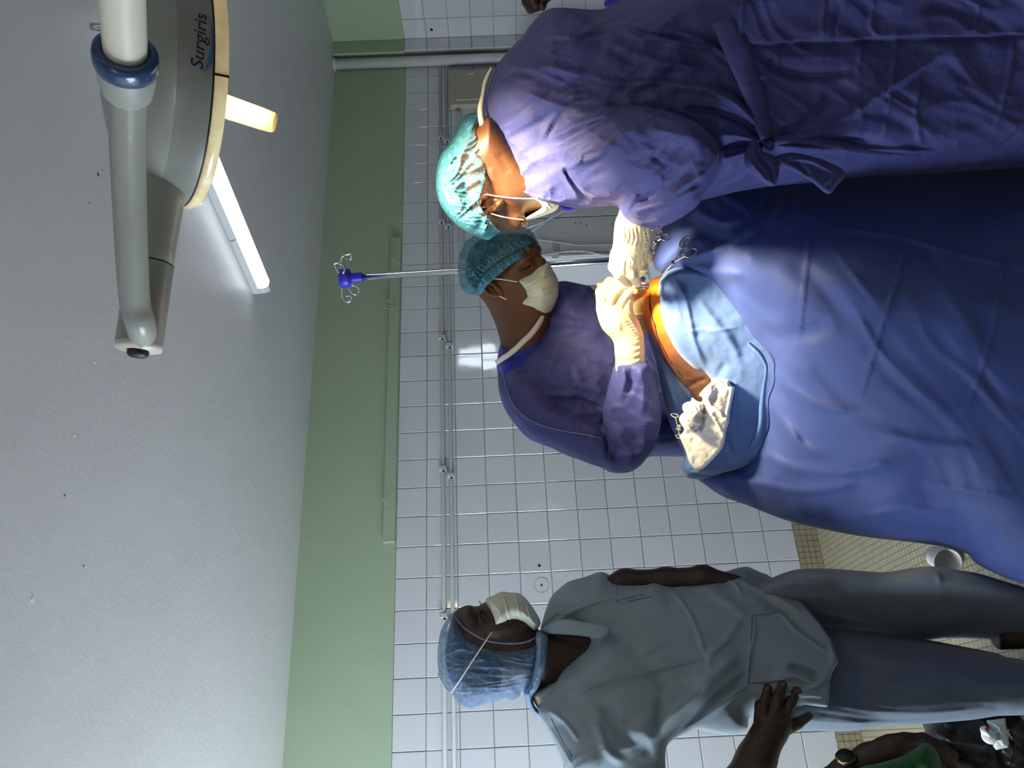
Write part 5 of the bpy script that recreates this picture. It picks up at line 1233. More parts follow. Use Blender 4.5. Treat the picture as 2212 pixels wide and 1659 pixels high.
AS_ST = [([(1229,853),(1265,866),(1302,884)], 5, -12), ([(1303,885),(1310,930),(1312,990)], 4, -10), ([(1180,852),(1240,856),(1296,876)], 5, 7), ([(1085,791),(1095,842),(1117,885),(1157,914),(1211,930),(1265,939),(1302,948),(1312,932)], 2.5, 2.6), ([(1120,840),(1180,850),(1260,860)], 8, 5),
    ([(1170,690),(1220,690),(1270,700)], 7, 4), ([(1180,720),(1240,712),(1310,720)], 8, 4), ([(1150,770),(1220,790),(1300,800)], 9, 4), ([(1200,780),(1185,800),(1200,820)], 5, 4), ([(1240,790),(1260,830),(1310,850)], 8, 5), ([(1150,870),(1200,895),(1260,915)], 7, 5), ([(1220,900),(1260,890),(1295,895)], 6, 6), ([(1160,900),(1170,880),(1200,875)], 5, 4),
    ([(1345,790),(1350,820),(1340,850)], 4, 7), ([(1362,788),(1365,830),(1345,870)], 5, -6), ([(1380,790),(1390,840),(1385,900)], 6, 5), ([(1310,885),(1340,880),(1380,905),(1410,930)], 7, 6), ([(1315,920),(1350,960),(1370,1005)], 8, 6), ([(1320,880),(1355,920),(1390,960)], 8, -5), ([(1340,850),(1380,860),(1420,880)], 7, 5), ([(1330,980),(1360,985),(1395,975)], 6, 5), ([(1330,795),(1335,812)], 3, -5), ([(1400,985),(1430,960),(1470,950)], 7, 5)]
gown = F_.mesh('gown', M['gown'], asn, strokes=AS_ST, gain=1.4, bump=lambda x, y: .004 * crumple(x, y, 55, 22) + .003 * fbm(x / 80, y / 80, 6, 2) + .003 * folds(x, y, .35, 110, 30, 24))
ribbon('neck_binding', [(1072,784,2.045),(1085,775,1.995),(1100,765,1.972),(1116,752,1.960),(1130,738,1.955),(1145,724,1.956),(1158,708,1.962),(1168,692,1.975),(1172,682,1.99)], [9,10,10,10,10,10,10,9,6], M['gown_edge'], gown, .003)
seam(F_, [(1085,791),(1095,842),(1117,885),(1157,914),(1211,930),(1265,939),(1300,947)], M['thread_pale'], gown, AS_ST, None, 1.4, .0011, .006)
# gloved right hand
F_ = Field((1270, 1410, 590, 810), (1.62, 1.90), 1.7)
F_.chain([(1361,792,1.80,32),(1360,755,1.79,30),(1358,730,1.785,30),(1348,708,1.78,32)], .010)
F_.chain([(1348,708,1.78,32),(1332,690,1.772,34),(1318,668,1.765,29)], .012)
F_.ell((1330, 680, 1.765), (40, 34, 24), .9, .010)
F_.chain([(1305,664,1.760,17),(1301,632,1.742,14.5),(1318,611,1.725,12.5),(1345,613,1.715,10)], .004)
F_.chain([(1318,660,1.755,16),(1322,634,1.732,14),(1338,619,1.718,12),(1357,613,1.710,9.5)], .003)
F_.chain([(1336,664,1.758,16),(1345,643,1.735,13),(1358,627,1.718,11.5),(1370,617,1.708,8.5)], .003)
F_.chain([(1352,690,1.768,17),(1352,662,1.752,14),(1358,644,1.735,11)], .005)
gst = [([(1324,664),(1331,648),(1346,634),(1362,618)], 2, -3.5), ([(1308,655),(1314,640),(1330,622)], 2, -3.5), ([(1345,672),(1352,655),(1362,640)], 2.2, -3)]
for i in range(9): gst.append(([(1330 - i * 1.0, 730 + i * 7), (1360, 737 + i * 7), (1389, 730 + i * 6.4)], 2.0, 1.3 if i % 2 else -1.1))
for i in range(7): gst.append(([(1335 + i * 5, 684 + i * 6), (1352 + i * 4, 680 + i * 6), (1366 + i * 3, 690 + i * 6)], 2.0, 1.4))
for i in range(4): gst.append(([(1300 + 10 * i, 668), (1322 + 6 * i, 690 + i), (1340, 716)], 2.4, 1.0))
F_.mesh('glove', M['glove'], asn, strokes=gst, bump=lambda x, y: .0006 * folds(x, y, .2, 30, 7, 8))
# left hand, half hidden behind the right one
F_ = Field((1340, 1420, 590, 720), (1.74, 2.0), 2.0)
F_.chain([(1384,706,1.88,24),(1380,682,1.87,24),(1376,655,1.85,22)], .008)
F_.ell((1378, 645, 1.84), (22, 22, 16), 0, .008)
F_.chain([(1372,635,1.83,10),(1378,620,1.81,9),(1390,616,1.79,8)], .004); F_.chain([(1386,640,1.83,9),(1392,628,1.82,8),(1394,620,1.80,7)], .004)
F_.chain([(1366,645,1.83,10),(1366,628,1.81,9),(1376,619,1.79,8)], .004); F_.chain([(1360,655,1.835,9),(1358,640,1.82,8)], .004); F_.chain([(1392,652,1.84,8),(1398,640,1.83,7)], .004)
F_.mesh('glove', M['glove'], asn, strokes=[([(1358, 672 + i * 5), (1378, 676 + i * 5), (1395, 672 + i * 5)], 1.8, 1.8 if i % 2 else -1.5) for i in range(8)])

# ------------------------------------------------------------------ woman in grey-green scrubs standing at the left, hand on hip
wo = empty('person', (P(1700, 1420, 1.85).x, P(1700, 1420, 1.85).y, 0), 'woman in grey scrubs and pale blue hood, standing with a hand on her hip', 'person')
F_ = Field((950, 1780, 1215, 1860), (1.52, 2.06), 3.0)
# head and neck
F_.inflate([(975,1340),(981,1323),(989,1315),(1001,1310),(1012,1307),(1022,1309),(1034,1309),(1041,1304),(1060,1296),(1085,1293),(1105,1300),(1130,1312),(1155,1332),(1162,1352),(1165,1362),(1200,1360),(1270,1362),(1310,1370),(1320,1460),(1260,1500),(1200,1500),(1160,1494),(1120,1490),(1080,1495),(1040,1496),(1000,1480),(975,1455),(965,1410),(968,1370)], [(1040,1400,1.87),(1060,1310,1.86),(1200,1430,1.88),(1300,1430,1.88)], .078, .078, 58, sm=4)
F_.chain([(1014,1318,1.81,9),(1016,1335,1.80,9),(1020,1350,1.80,8)], .012)
F_.ell((1041, 1330, 1.782), (7, 12, 8), 0, .008, 'x')
F_.chain([(1040,1317,1.797,3.5),(1035.5,1327,1.7925,4),(1038,1339,1.793,3.5)], .003)
F_.chain([(1046,1320,1.797,3),(1047,1330,1.7935,3),(1046,1341,1.795,3)], .003)
F_.ell((1070, 1352, 1.80), (14, 18, 10), 0, .015)
# far arm
F_.chain([(1310,1275,1.93,26),(1350,1257,1.94,25),(1440,1253,1.93,24),(1520,1246,1.90,22),(1590,1262,1.88,20)], .02)
# torso core under the cloth
F_.chain([(1300,1430,1.88,60),(1500,1420,1.88,80),(1650,1420,1.88,85)], .03)
F_.chain([(1280,1480,1.84,55),(1330,1600,1.74,45),(1440,1740,1.66,40),(1530,1808,1.615,38)], .03)
# near forearm and hand on the hip
F_.chain([(1530,1808,1.615,38),(1590,1715,1.615,42),(1634,1640,1.625,38),(1652,1600,1.635,34)], .02)
F_.chain([(1652,1600,1.635,32),(1668,1572,1.645,33),(1680,1556,1.650,30)], .014)
F_.ell((1658, 1565, 1.69), (22, 26, 13), .3, .012); F_.ell((1690, 1565, 1.695), (24, 22, 13), .3, .012)
F_.chain([(1648,1548,1.645,13),(1653,1515,1.650,10.5),(1658,1486,1.665,9)], .003)
F_.chain([(1673,1545,1.643,14),(1680,1508,1.645,11.5),(1691,1478,1.660,9.5)], .003)
F_.chain([(1695,1548,1.645,14),(1707,1520,1.645,12),(1721,1493,1.660,10)], .003)
F_.chain([(1700,1572,1.655,15),(1722,1562,1.655,12.5),(1747,1546,1.670,9.5)], .003)
F_.chain([(1640,1556,1.655,12),(1640,1525,1.670,10),(1644,1505,1.685,8)], .003)
wbody = F_.mesh('body', M['skin_c'], wo, strokes=[([(1034,1318),(1040,1325),(1046,1336),(1050,1345)], 2.5, -2.5), ([(1045,1318),(1050,1330),(1060,1345)], 2.5, -1.8), ([(1048,1324),(1056,1338),(1066,1350)], 2, 1.5), ([(1030,1322),(1026,1334),(1030,1345)], 3, 2), ([(1004,1320),(1006,1340)], 4, -1), ([(1632,1590),(1645,1585),(1655,1592)], 3, 1.6), ([(1640,1575),(1652,1572),(1662,1578)], 3, 1.6), ([(1672,1536),(1682,1538)], 3, 1.4), ([(1650,1535),(1658,1537)], 3, 1.4), ([(1700,1535),(1712,1530)], 3, 1.2)])
lathe('eye', [(0, -.011), (.006, -.009), (.0105, -.003), (.0105, .003), (.006, .009), (0, .0115)], P(1041, 1329, 1.8045), -Vector(FW), M['sclera'], wbody, 16)
lathe('iris', [(.0048, -.0005), (.0042, .001), (0, .0016)], P(1041, 1325, 1.794), -Vector(FW), M['iris'], wbody, 12)
tube('eyelashes', [P(1043, 1316, 1.80), P(1036, 1324, 1.789), P(1037, 1334, 1.786), P(1043, 1342, 1.79)], .0015, M['hair'], wbody, 6, 4)
tube('eyelashes', [P(1038, 1306, 1.85), P(1038, 1302, 1.85), P(1034, 1299, 1.85)], .001, M['hair'], wbody, 6, 4)
tube('eyebrow', [P(1019, 1314, 1.815), P(1015, 1325, 1.787), P(1018, 1338, 1.783), P(1025, 1348, 1.786)], [.001, .0028, .0026, .001], M['hair'], wbody, 8, 4)
for x, y, d, a_ in ((1659, 1483, 1.657, 0), (1693, 1474, 1.652, .3), (1724, 1489, 1.652, .4)):
    lathe('nail', [(0, 0), (.005, .0004), (.0046, .0012), (0, .0016)], P(x, y + 4, d - .002), -Vector(FW), M['nail'], wbody, 12)
# hair bun shape under the hood
F_ = Field((950, 1150, 1320, 1530), (1.74, 2.0), 3.0)
F_.inflate([(985,1345),(970,1370),(962,1410),(968,1455),(985,1485),(1020,1500),(1060,1498),(1090,1480),(1110,1440),(1100,1400),(1060,1388),(1020,1370)], 1.87, .083, .083, 50)
F_.mesh('hair', M['hair'], wo)
# hood
F_ = Field((935, 1200, 1310, 1560), (1.70, 2.04), 2.2)
F_.inflate(HOOD, [(1050,1430,1.87),(1150,1430,1.87)], .094, .094, 44, sm=4)
hs = [([(949,1380),(960,1385),(962,1420),(968,1450),(975,1495)], 2.2, 2.4), ([(960,1350),(985,1375),(1010,1390)], 2.5, 2), ([(950,1418),(985,1405),(1040,1390)], 2.5, 2.2), ([(948,1440),(985,1443),(1020,1440)], 2.5, 1.6)]
rg = random.Random(4)
for i in range(22):
    y0 = 1400 + i * 5; x1 = 1130 + rg.uniform(-6, 12)
    hs.append(([(x1, y0 * .6 + 1440 * .4 + rg.uniform(-4, 4)), (x1 - 40, y0 + rg.uniform(-5, 5)), (1035 + rg.uniform(-25, 25), y0 + rg.uniform(-8, 8))], rg.uniform(1.6, 2.8), rg.uniform(1.5, 3.5)))
hood = F_.mesh('surgical_hood', M['hood'], wo, strokes=hs, bump=lambda x, y: .002 * folds(x, y, .15, 60, 14, 3) + .0015 * crumple(x, y, 18, 4))
tube('face_seam', [P(*q) for q in ((979,1324,1.85),(988,1340,1.812),(1004,1357,1.787),(1022,1369,1.781),(1049,1383,1.777),(1079,1389,1.776),(1115,1390,1.777),(1139,1386,1.782),(1155,1378,1.79))], .0015, M['hood_band'], hood, 6, 5)
F_ = Field((1095, 1200, 1350, 1570), (1.66, 2.08), 2.2)                      # gathered neck tie
F_.inflate([(1160,1362),(1172,1363),(1184,1372),(1187,1392),(1182,1435),(1165,1486),(1152,1505),(1155,1524),(1168,1540),(1170,1551),(1155,1546),(1141,1522),(1131,1500),(1140,1480),(1152,1440),(1156,1400),(1155,1378)], [(1170,1380,1.86),(1165,1440,1.84),(1140,1500,1.86),(1160,1540,1.88)], .088, .07, 16, sm=3)
F_.mesh('neck_tie', M['hood_band'], hood, strokes=[([(1165,1370),(1168,1400),(1160,1440),(1146,1480)], 2.5, 3), ([(1175,1375),(1177,1400),(1170,1440),(1155,1478)], 2.5, 3), ([(1142,1500),(1150,1520),(1160,1540)], 3, 3)], bump=lambda x, y: .0015 * folds(x, y, 1.4, 40, 8, 3))
# mask
F_ = Field((1035, 1180, 1265, 1375), (1.70, 1.96), 1.7)
F_.inflate([(1049,1295),(1066,1286),(1083,1278),(1103,1280),(1121,1281),(1139,1296),(1154,1317),(1166,1338),(1167,1350),(1157,1361),(1149,1360),(1127,1347),(1106,1345),(1091,1353),(1063,1361),(1060,1347),(1054,1320)], [(1080,1290,1.85),(1065,1350,1.83),(1150,1350,1.84),(1110,1310,1.84)], .062, .05, 30, sm=3)
mk = F_.mesh('face_mask', M['mask'], wo, strokes=[([(1083,1280),(1093,1305),(1098,1328),(1104,1345)], 2.6, 3.5, 'w'), ([(1113,1282),(1118,1305),(1122,1330),(1126,1345)], 2.6, 3.2, 'w'), ([(1135,1296),(1142,1320),(1148,1345)], 2.6, 2.6, 'w'), ([(1054,1296),(1061,1325),(1066,1358)], 2, -1.3), ([(1110,1345),(1135,1350),(1152,1352)], 3, 2), ([(1060,1305),(1080,1320),(1085,1345)], 3, 1.5)], bump=lambda x, y: .001 * crumple(x, y, 18, 9))
tube('tie_string', [P(1067, 1359, 1.792), P(1049, 1385, 1.775), P(1020, 1428, 1.766), P(995, 1467, 1.772), P(974, 1497, 1.80)], .0016, M['strap'], mk, 6, 6)
tube('tie_string', [P(974, 1497, 1.80), P(962, 1485, 1.815), P(951, 1465, 1.82), P(946, 1455, 1.86)], .0016, M['strap'], mk, 6, 6)
# undershirt and tunic
F_ = Field((1135, 1260, 1440, 1570), (1.70, 2.0), 2.6)
F_.inflate([(1149,1500),(1175,1483),(1204,1466),(1220,1475),(1215,1510),(1190,1540),(1170,1532),(1160,1527)], [(1150,1505,1.87),(1204,1470,1.84)], .05, .06, 16)
F_.mesh('undershirt', M['undershirt'], wo, strokes=[([(1165,1515),(1195,1490)], 2, -2)])
F_ = Field((1150, 1900, 1210, 1720), (1.52, 2.10), 3.6)
TUN_IN = TUNIC[:TUNIC.index((1654,1242))] + [(1660,1240),(1760,1246),(1850,1290),(1890,1380),(1890,1500),(1850,1560),(1760,1580)] + TUNIC[TUNIC.index((1630,1545)):]
F_.inflate(TUN_IN, [(1200,1400,1.88),(1400,1400,1.88),(1600,1400,1.88),(1780,1430,1.86)], [(1190,1380,.06),(1230,1400,.11),(1300,1400,.15),(1500,1400,.155),(1780,1430,.15),(1300,1620,.12)], .14, 70, sm=3)
F_.chain([(1270,1530,1.80,78),(1320,1620,1.73,72),(1370,1675,1.70,66)], .04)        # near sleeve
F_.cut([(1654,1236),(1670,1252),(1695,1278),(1732,1302),(1771,1347),(1794,1380),(1812,1429),(1800,1448),(1793,1468),(1792,1506),(1787,1528),(1740,1523),(1690,1535),(1640,1546),(1622,1570),(1600,1640),(1990,1640),(1990,1200),(1660,1200)], 'x', k=.006)
F_.cut([(1150,1374),(1262,1378),(1238,1414),(1206,1464),(1194,1490),(1166,1526),(1150,1530)], 'x')
TS = [([(1170,1366),(1190,1340),(1213,1330),(1262,1345),(1318,1360)], 2, -2), ([(1318,1356),(1300,1368),(1290,1382)], 2.5, 3), ([(1240,1374),(1270,1365),(1318,1357)], 3, 3), ([(1262,1383),(1238,1416),(1206,1466)], 3, 2.5), ([(1280,1380),(1255,1420),(1215,1490)], 3, -2),
    ([(1330,1258),(1334,1285),(1338,1304),(1400,1290),(1440,1278),(1452,1262)], 2.2, -1.8), ([(1205,1340),(1260,1310),(1330,1290),(1420,1280)], 5, 3), ([(1440,1262),(1480,1310),(1510,1370),(1522,1420)], 4, 3), ([(1225,1500),(1300,1475),(1400,1450),(1522,1420)], 5, 4.5), ([(1522,1420),(1560,1390),(1600,1340)], 10, 5), ([(1530,1420),(1535,1450)], 4, 3),
    ([(1420,1640),(1470,1590),(1530,1545),(1600,1490),(1620,1475)], 6, 9), ([(1440,1605),(1500,1550),(1570,1490),(1622,1450)], 8, -8), ([(1400,1620),(1440,1560),(1520,1480),(1600,1400)], 14, 6), ([(1430,1500),(1425,1560),(1430,1620)], 12, -7), ([(1300,1520),(1350,1590),(1420,1620)], 14, -6), ([(1290,1560),(1310,1620),(1350,1650)], 10, 6), ([(1170,1548),(1210,1610),(1240,1660)], 4, 4), ([(1180,1530),(1220,1560),(1250,1600)], 5, 4),
    ([(1624,1330),(1630,1360),(1620,1420),(1616,1475)], 3, 4.5), ([(1624,1330),(1680,1322),(1720,1360),(1790,1410)], 4, 5), ([(1620,1470),(1680,1470),(1690,1465)], 3, 3), ([(1560,1240),(1620,1262),(1680,1290),(1740,1330)], 8, 5), ([(1640,1290),(1700,1330),(1760,1390)], 9, -5), ([(1690,1465),(1720,1460),(1760,1475),(1790,1440)], 6, 7), ([(1700,1440),(1740,1450),(1770,1465)], 9, -8), ([(1790,1385),(1800,1430),(1770,1480),(1730,1485)], 5, 5), ([(1690,1500),(1730,1500),(1785,1505)], 5, 4),
    ([(1500,1260),(1560,1290),(1620,1340)], 12, 4), ([(1350,1400),(1400,1440),(1450,1500)], 16, -4), ([(1560,1250),(1590,1262),(1600,1285)], 4, 5), ([(1450,1262),(1500,1270),(1560,1262)], 6, 4), ([(1500,1480),(1560,1440),(1600,1430)], 14, 5)]
TB = lambda x, y: .004 * fbm(x / 90, y / 90, 41, 2) + .002 * crumple(x, y, 80, 9) + .002 * folds(x, y, -.5, 150, 40, 2)
tun = F_.mesh('tunic', M['tunic'], wo, strokes=TS, gain=2.2, bump=TB)
for q in ([(1332,1257),(1334,1285),(1338,1304),(1370,1296),(1400,1290),(1440,1278),(1452,1264)], [(1338,1304),(1336,1298),(1362,1290),(1400,1283)], [(1625,1332),(1622,1400),(1616,1476)], [(1624,1330),(1650,1326),(1680,1322)], [(1616,1476),(1650,1476),(1684,1470)], [(1190,1552),(1215,1600),(1245,1650),(1260,1680)]):
    seam(F_, q, M['thread'], tun, TS, TB, 2.2, .0007, .0006)
FT = F_
# x, y: .004 * fbm(x / 90, y / 90, 41, 2) + .002 * crumple(x, y, 80, 9) + .002 * folds(x, y, -.5, 150, 40, 2))
FT = F_
F_ = Field((1155, 1335, 1325, 1395), (1.66, 1.98), 2.2)
F_.inflate([(1166,1361),(1190,1345),(1213,1337),(1258,1343),(1321,1355),(1298,1381),(1273,1376),(1237,1372),(1183,1368)], None, .012, .03, 7, sm=2, front=[(1170,1362,1.80),(1213,1345,1.772),(1260,1355,1.745),(1315,1358,1.722),(1295,1376,1.725),(1200,1366,1.785)])
F_.mesh('collar', M['tunic'], tun, strokes=[([(1200,1352),(1250,1356),(1305,1368)], 3, 1.5)])
# trousers
F_ = Field((1630, 2640, 1210, 1610), (1.62, 2.14), 4.5)
F_.inflate([(1610,1290),(1640,1262),(1700,1235),(1745,1228),(1810,1229),(1886,1235),(1920,1235),(1960,1228),(2010,1223),(2060,1230),(2120,1240),(2212,1268),(2300,1285),(2600,1300),(2600,1400),(2212,1386),(2037,1379),(1940,1400),(1860,1400),(1760,1400),(1610,1400)], [(1700,1320,1.95),(2000,1310,1.92),(2212,1330,1.94),(2600,1350,1.95)], .10, .10, 60, sm=3)
F_.inflate([(1650,1360),(1770,1335),(1810,1328),(1862,1344),(1940,1367),(2011,1383),(2150,1410),(2212,1425),(2600,1470),(2600,1560),(2212,1545),(2102,1555),(2005,1563),(1907,1569),(1836,1579),(1729,1578),(1660,1570)], [(1680,1450,1.90),(1800,1450,1.89),(2000,1470,1.85),(2212,1485,1.85),(2600,1510,1.86)], .115, .11, 72, .01, sm=3)
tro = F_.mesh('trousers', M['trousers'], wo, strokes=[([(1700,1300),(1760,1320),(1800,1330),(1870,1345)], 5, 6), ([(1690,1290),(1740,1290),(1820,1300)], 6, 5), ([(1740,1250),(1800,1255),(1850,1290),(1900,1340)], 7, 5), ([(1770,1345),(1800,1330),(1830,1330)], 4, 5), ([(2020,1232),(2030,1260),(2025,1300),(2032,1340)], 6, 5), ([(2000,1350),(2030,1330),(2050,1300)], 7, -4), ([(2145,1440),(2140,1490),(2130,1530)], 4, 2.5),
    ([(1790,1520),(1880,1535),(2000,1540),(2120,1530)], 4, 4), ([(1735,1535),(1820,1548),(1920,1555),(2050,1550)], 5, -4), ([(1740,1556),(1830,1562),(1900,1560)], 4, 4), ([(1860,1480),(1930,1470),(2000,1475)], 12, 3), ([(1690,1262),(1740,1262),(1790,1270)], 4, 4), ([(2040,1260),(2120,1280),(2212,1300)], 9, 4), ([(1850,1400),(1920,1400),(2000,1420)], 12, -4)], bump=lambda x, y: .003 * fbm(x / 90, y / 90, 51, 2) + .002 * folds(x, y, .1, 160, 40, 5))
# shoes, standing on the floor
for (x, y, d) in ((2640, 1350, 1.96), (2640, 1512, 1.86)):
    q = P(x, y, d); fwd = Vector((IR[0], IR[1], 0)).normalized(); sd_ = Vector((-fwd.y, fwd.x, 0)); v = []; f = []
    prof = [(-.09, .030, .07), (-.06, .036, .085), (0, .037, .075), (.06, .045, .06), (.12, .046, .048), (.16, .034, .036), (.175, .012, .02)]
    for s_, w_, h_ in prof:
        for k in range(12):
            an = 2 * PI * k / 12
            v.append(Vector((q.x, q.y, 0)) + fwd * s_ + sd_ * w_ * math.cos(an) + Vector((0, 0, max(0, h_ * .5 + h_ * .55 * math.sin(an)))))
    n = len(prof); f = [(i * 12 + k, i * 12 + (k + 1) % 12, (i + 1) * 12 + (k + 1) % 12, (i + 1) * 12 + k) for i in range(n - 1) for k in range(12)] + [tuple(range(11, -1, -1)), tuple((n - 1) * 12 + k for k in range(12))]
    pydata('shoe', v, f, M['black'], wo)
    tube('ankle', [(q.x, q.y, .05), (q.x, q.y, .25)], .034, M['skin_c'], wo, 12)

# ------------------------------------------------------------------ person in green at the lower edge: arm with watch, hand over green cloth
gp = empty('person', (P(2000, 1760, 1.42).x, P(2000, 1760, 1.42).y, 0), 'person in green mostly outside the frame, wearing a black watch', 'person')
F_ = Field((1760, 2130, 1570, 1760), (1.22, 1.62), 2.6)
F_.chain([(1770,1720,1.44,40),(1830,1668,1.42,30),(1880,1640,1.41,30)], .012)
F_.chain([(1880,1640,1.41,30),(1930,1622,1.40,30),(1975,1612,1.40,27)], .014)
F_.chain([(1960,1600,1.395,15),(1995,1597,1.39,13),(2030,1612,1.385,12),(2058,1632,1.38,11)], .005)
F_.chain([(1955,1620,1.385,15),(1998,1610,1.375,13),(2035,1628,1.37,12),(2056,1652,1.368,11)], .005)
F_.chain([(1945,1640,1.38,15),(1990,1635,1.365,13),(2030,1655,1.36,12),(2045,1680,1.36,11)], .005)
F_.chain([(1940,1660,1.385,14),(1980,1662,1.37,12),(2012,1684,1.365,11)], .005)
F_.chain([(1905,1660,1.39,14),(1930,1690,1.375,12),(1960,1706,1.37,11)], .006)
F_.ell((1902, 1606, 1.40), (14, 7, 10), 0, .012); F_.ell((1952, 1594, 1.395), (14, 7, 10), 0, .012)
gb = F_.mesh('body', M['skin_c'], gp)
F_ = Field((1760, 2860, 1580, 1960), (1.18, 1.66), 5.0)
F_.inflate([(1855,1659),(1900,1648),(1950,1632),(1985,1610),(2000,1603),(2020,1615),(2035,1640),(2060,1700),(2120,1740),(2300,1760),(2840,1770),(2840,1940),(2200,1930),(1900,1900),(1800,1800),(1810,1700)], [(1950,1650,1.39),(1900,1800,1.40),(2840,1850,1.44)], .085, .12, 36, sm=3)
F_.mesh('green_garment', M['scrub_green'], gp, strokes=[([(1870,1658),(1940,1645),(1990,1615)], 3, 3), ([(2000,1610),(1990,1640),(2000,1659)], 8, 4)])
wa = P(1812, 1668, 1.42); wx = (P(1840, 1658, 1.415) - wa).normalized()
wt = lathe('watch_strap', [(.0285, -.012), (.031, -.010), (.0315, .010), (.0285, .012)], P(1834, 1664, 1.418), wx, M['black'], gp, 28)
lathe('watch_case', [(0, 0), (.017, 0), (.018, .003), (.016, .008), (.0, .009)], P(1828, 1640, 1.408), (P(1822, 1610, 1.40) - P(1828, 1640, 1.408)), M['black'], wt, 20)
lathe('watch_bezel', [(.0175, .004), (.0188, .006), (.0165, .0085)], P(1828, 1640, 1.408), (P(1822, 1610, 1.40) - P(1828, 1640, 1.408)), plain('watch_gold', (.7, .5, .22), .25, 1.0), wt, 20)

# ------------------------------------------------------------------ person at the right edge: blue scrubs and a dark hand
bp_ = empty('person', (P(1500, -130, 2.3).x, P(1500, -130, 2.3).y, 0), 'person in bright blue scrubs at the far edge behind the surgeon, only a hand showing', 'person')
F_ = Field((1000, 1520, -260, 40), (1.98, 2.62), 3.0)
F_.chain([(1050,-150,2.30,60),(1080,-230,2.30,70)], .02)
F_.chain([(1420,-190,2.36,44),(1300,-150,2.30,40),(1240,-100,2.22,34),(1190,-40,2.18,30),(1165,-12,2.16,24)], .02)
F_.chain([(1150,-14,2.15,15),(1137,4,2.14,10),(1146,20,2.13,9),(1160,17,2.13,8)], .005)
F_.chain([(1168,-10,2.15,13),(1160,8,2.14,9),(1172,13,2.13,8),(1172,17,2.13,6)], .004)
F_.chain([(1158,-18,2.13,12),(1152,-2,2.11,9),(1157,10,2.11,7)], .004)
F_.chain([(1176,-16,2.15,10),(1176,2,2.13,8),(1170,8,2.12,7)], .004)
F_.chain([(1140,-22,2.16,11),(1134,-4,2.15,8),(1140,8,2.14,7)], .004)
F_.mesh('body', M['skin_c'], bp_)
F_ = Field((1080, 2100, -420, 40), (2.0, 2.75), 6.0)
F_.inflate([(1100,-240),(1180,-160),(1300,-20),(1303,8),(1320,18),(1420,12),(1600,0),(2060,-40),(2060,-400),(1150,-400)], 2.40, .14, .16, 70, sm=3)
F_.mesh('scrub_top', M['scrub_blue'], bp_)
lx, ly, _ = P(1500, -200, 2.4)
for s_ in (-.09, .09):
    tube('trouser_leg', [(lx + s_, ly, .06), (lx + s_, ly, .5), (lx + s_, ly, 1.0)], [.075, .085, .10], M['scrub_blue'], bp_, 16, 4)

# ------------------------------------------------------------------ black bag with wrappers, on the floor at the lower left
bc = P(2150, 1690, 2.0)
bg = empty('waste_bag', (bc.x, bc.y, 0), 'black plastic waste bag standing open behind the woman', 'bag')
F_ = Field((1970, 2900, 1480, 1900), (1.90, 2.42), 5.0)
F_.inflate([(1992,1560),(2010,1572),(2000,1600),(1996,1640),(1990,1720),(2010,1800),(2100,1850),(2500,1840),(2740,1800),(2760,1600),(2600,1540),(2300,1500),(2100,1510),(2020,1530)], 2.20, .20, .16, 60, sm=3)
F_.inflate([(2010,1560),(2160,1520),(2300,1600),(2200,1750),(2020,1760)], 2.13, .10, .1, 40, .05, op='u', sm=3)
F_.mesh('bag_body', M['bag'], bg, strokes=[([(2000,1575),(2060,1600),(2140,1610)], 8, 12), ([(2000,1610),(2060,1640),(2100,1659)], 8, 12), ([(2005,1590),(2080,1630),(2120,1659)], 8, -10), ([(2180,1560),(2190,1610),(2185,1659)], 8, 12), ([(2150,1570),(2160,1620),(2160,1659)], 8, -10), ([(2000,1562),(2006,1580),(2000,1590)], 3, 6)], bump=lambda x, y: .008 * crumple(x, y, 45, 3) + .005 * folds(x, y, .6, 80, 20, 5))
db = 1.935
F_ = Field((2115, 2200, 1545, 1640), (1.82, 2.06), 2.0)
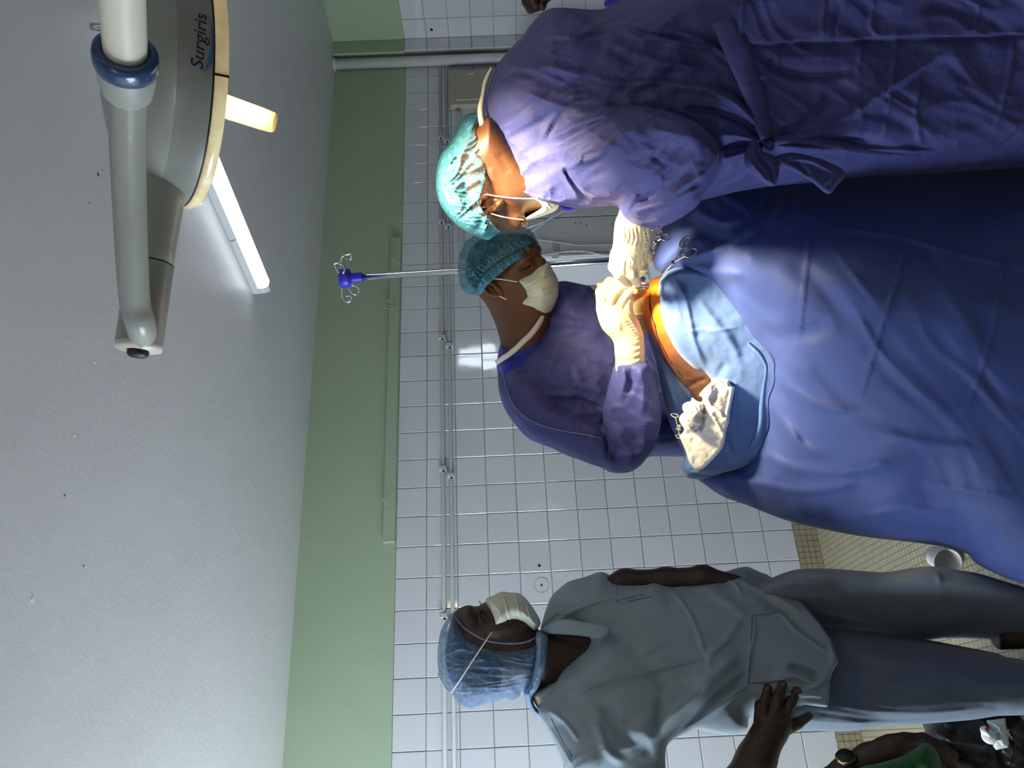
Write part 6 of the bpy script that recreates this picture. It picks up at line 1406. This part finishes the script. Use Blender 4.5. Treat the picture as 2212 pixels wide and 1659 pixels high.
F_.inflate([(2130,1556),(2172,1551),(2175,1580),(2180,1605),(2178,1615),(2162,1618),(2152,1621),(2145,1612),(2142,1590),(2138,1572)], db, .025, .03, 10, sm=0)
wrp = F_.mesh('paper_wrapper', M['foil'], None, strokes=[([(2140,1560),(2160,1575),(2165,1605)], 3, 6), ([(2170,1555),(2160,1580),(2150,1600)], 3, -6), ([(2145,1595),(2160,1598),(2178,1592)], 3, 6), ([(2150,1610),(2160,1600),(2172,1612)], 3, 6)], bump=lambda x, y: .004 * crumple(x, y, 12, 3))
tag(wrp, 'crumpled shiny white paper wrapper in the mouth of the black bag', 'wrapper')
F_ = Field((2105, 2165, 1540, 1620), (1.82, 2.06), 2.0)
F_.ell((2135, 1590, db - .02), (13, 15, 16), .3, .004); F_.ell((2128, 1578, db - .02), (9, 9, 12), 0, .006); F_.ell((2140, 1600, db - .02), (8, 6, 10), 0, .006)
gz2 = F_.mesh('cotton_swab', M['gauze'], None, strokes=[([(2128,1580),(2140,1590)], 3, 4)], bump=lambda x, y: .002 * crumple(x, y, 10, 3))
tag(gz2, 'used white cotton swab with a red stain, by the wrapper on the black bag', 'swab')
lathe('red_stain', [(.006, 0), (.004, .0006), (0, .0008)], P(2133, 1575, db - .0375), -Vector(FW), M['blood'], gz2, 12)

# ------------------------------------------------------------------ white paper cup lying on the floor
cx, cy, cdp = onZ(2010, 1206, 0.035)
cupd = Vector((ID[0], ID[1], 0)).normalized()
c0 = P(1974, 1203, cdp - .03); c1 = P(2030, 1209, cdp - .09)
c0.z = .036; c1.z = .046
ax_ = (c1 - c0).normalized(); L = .105
cp = empty('paper_cup', (cx, cy, 0), 'white paper cup lying on the mosaic floor beside the drape', 'cup')
lathe('cup_wall', [(.0, .004), (.030, .003), (.033, 0), (.036, .03), (.043, L), (.0445, L + .002), (.042, L), (.034, .02), (.030, .006), (.0, .006)], c0, ax_, M['paper'], cp, 36)
lathe('rim_roll', [(.043, L - .002), (.0455, L), (.0455, L + .003), (.043, L + .004)], c0, ax_, M['paper'], cp, 36)
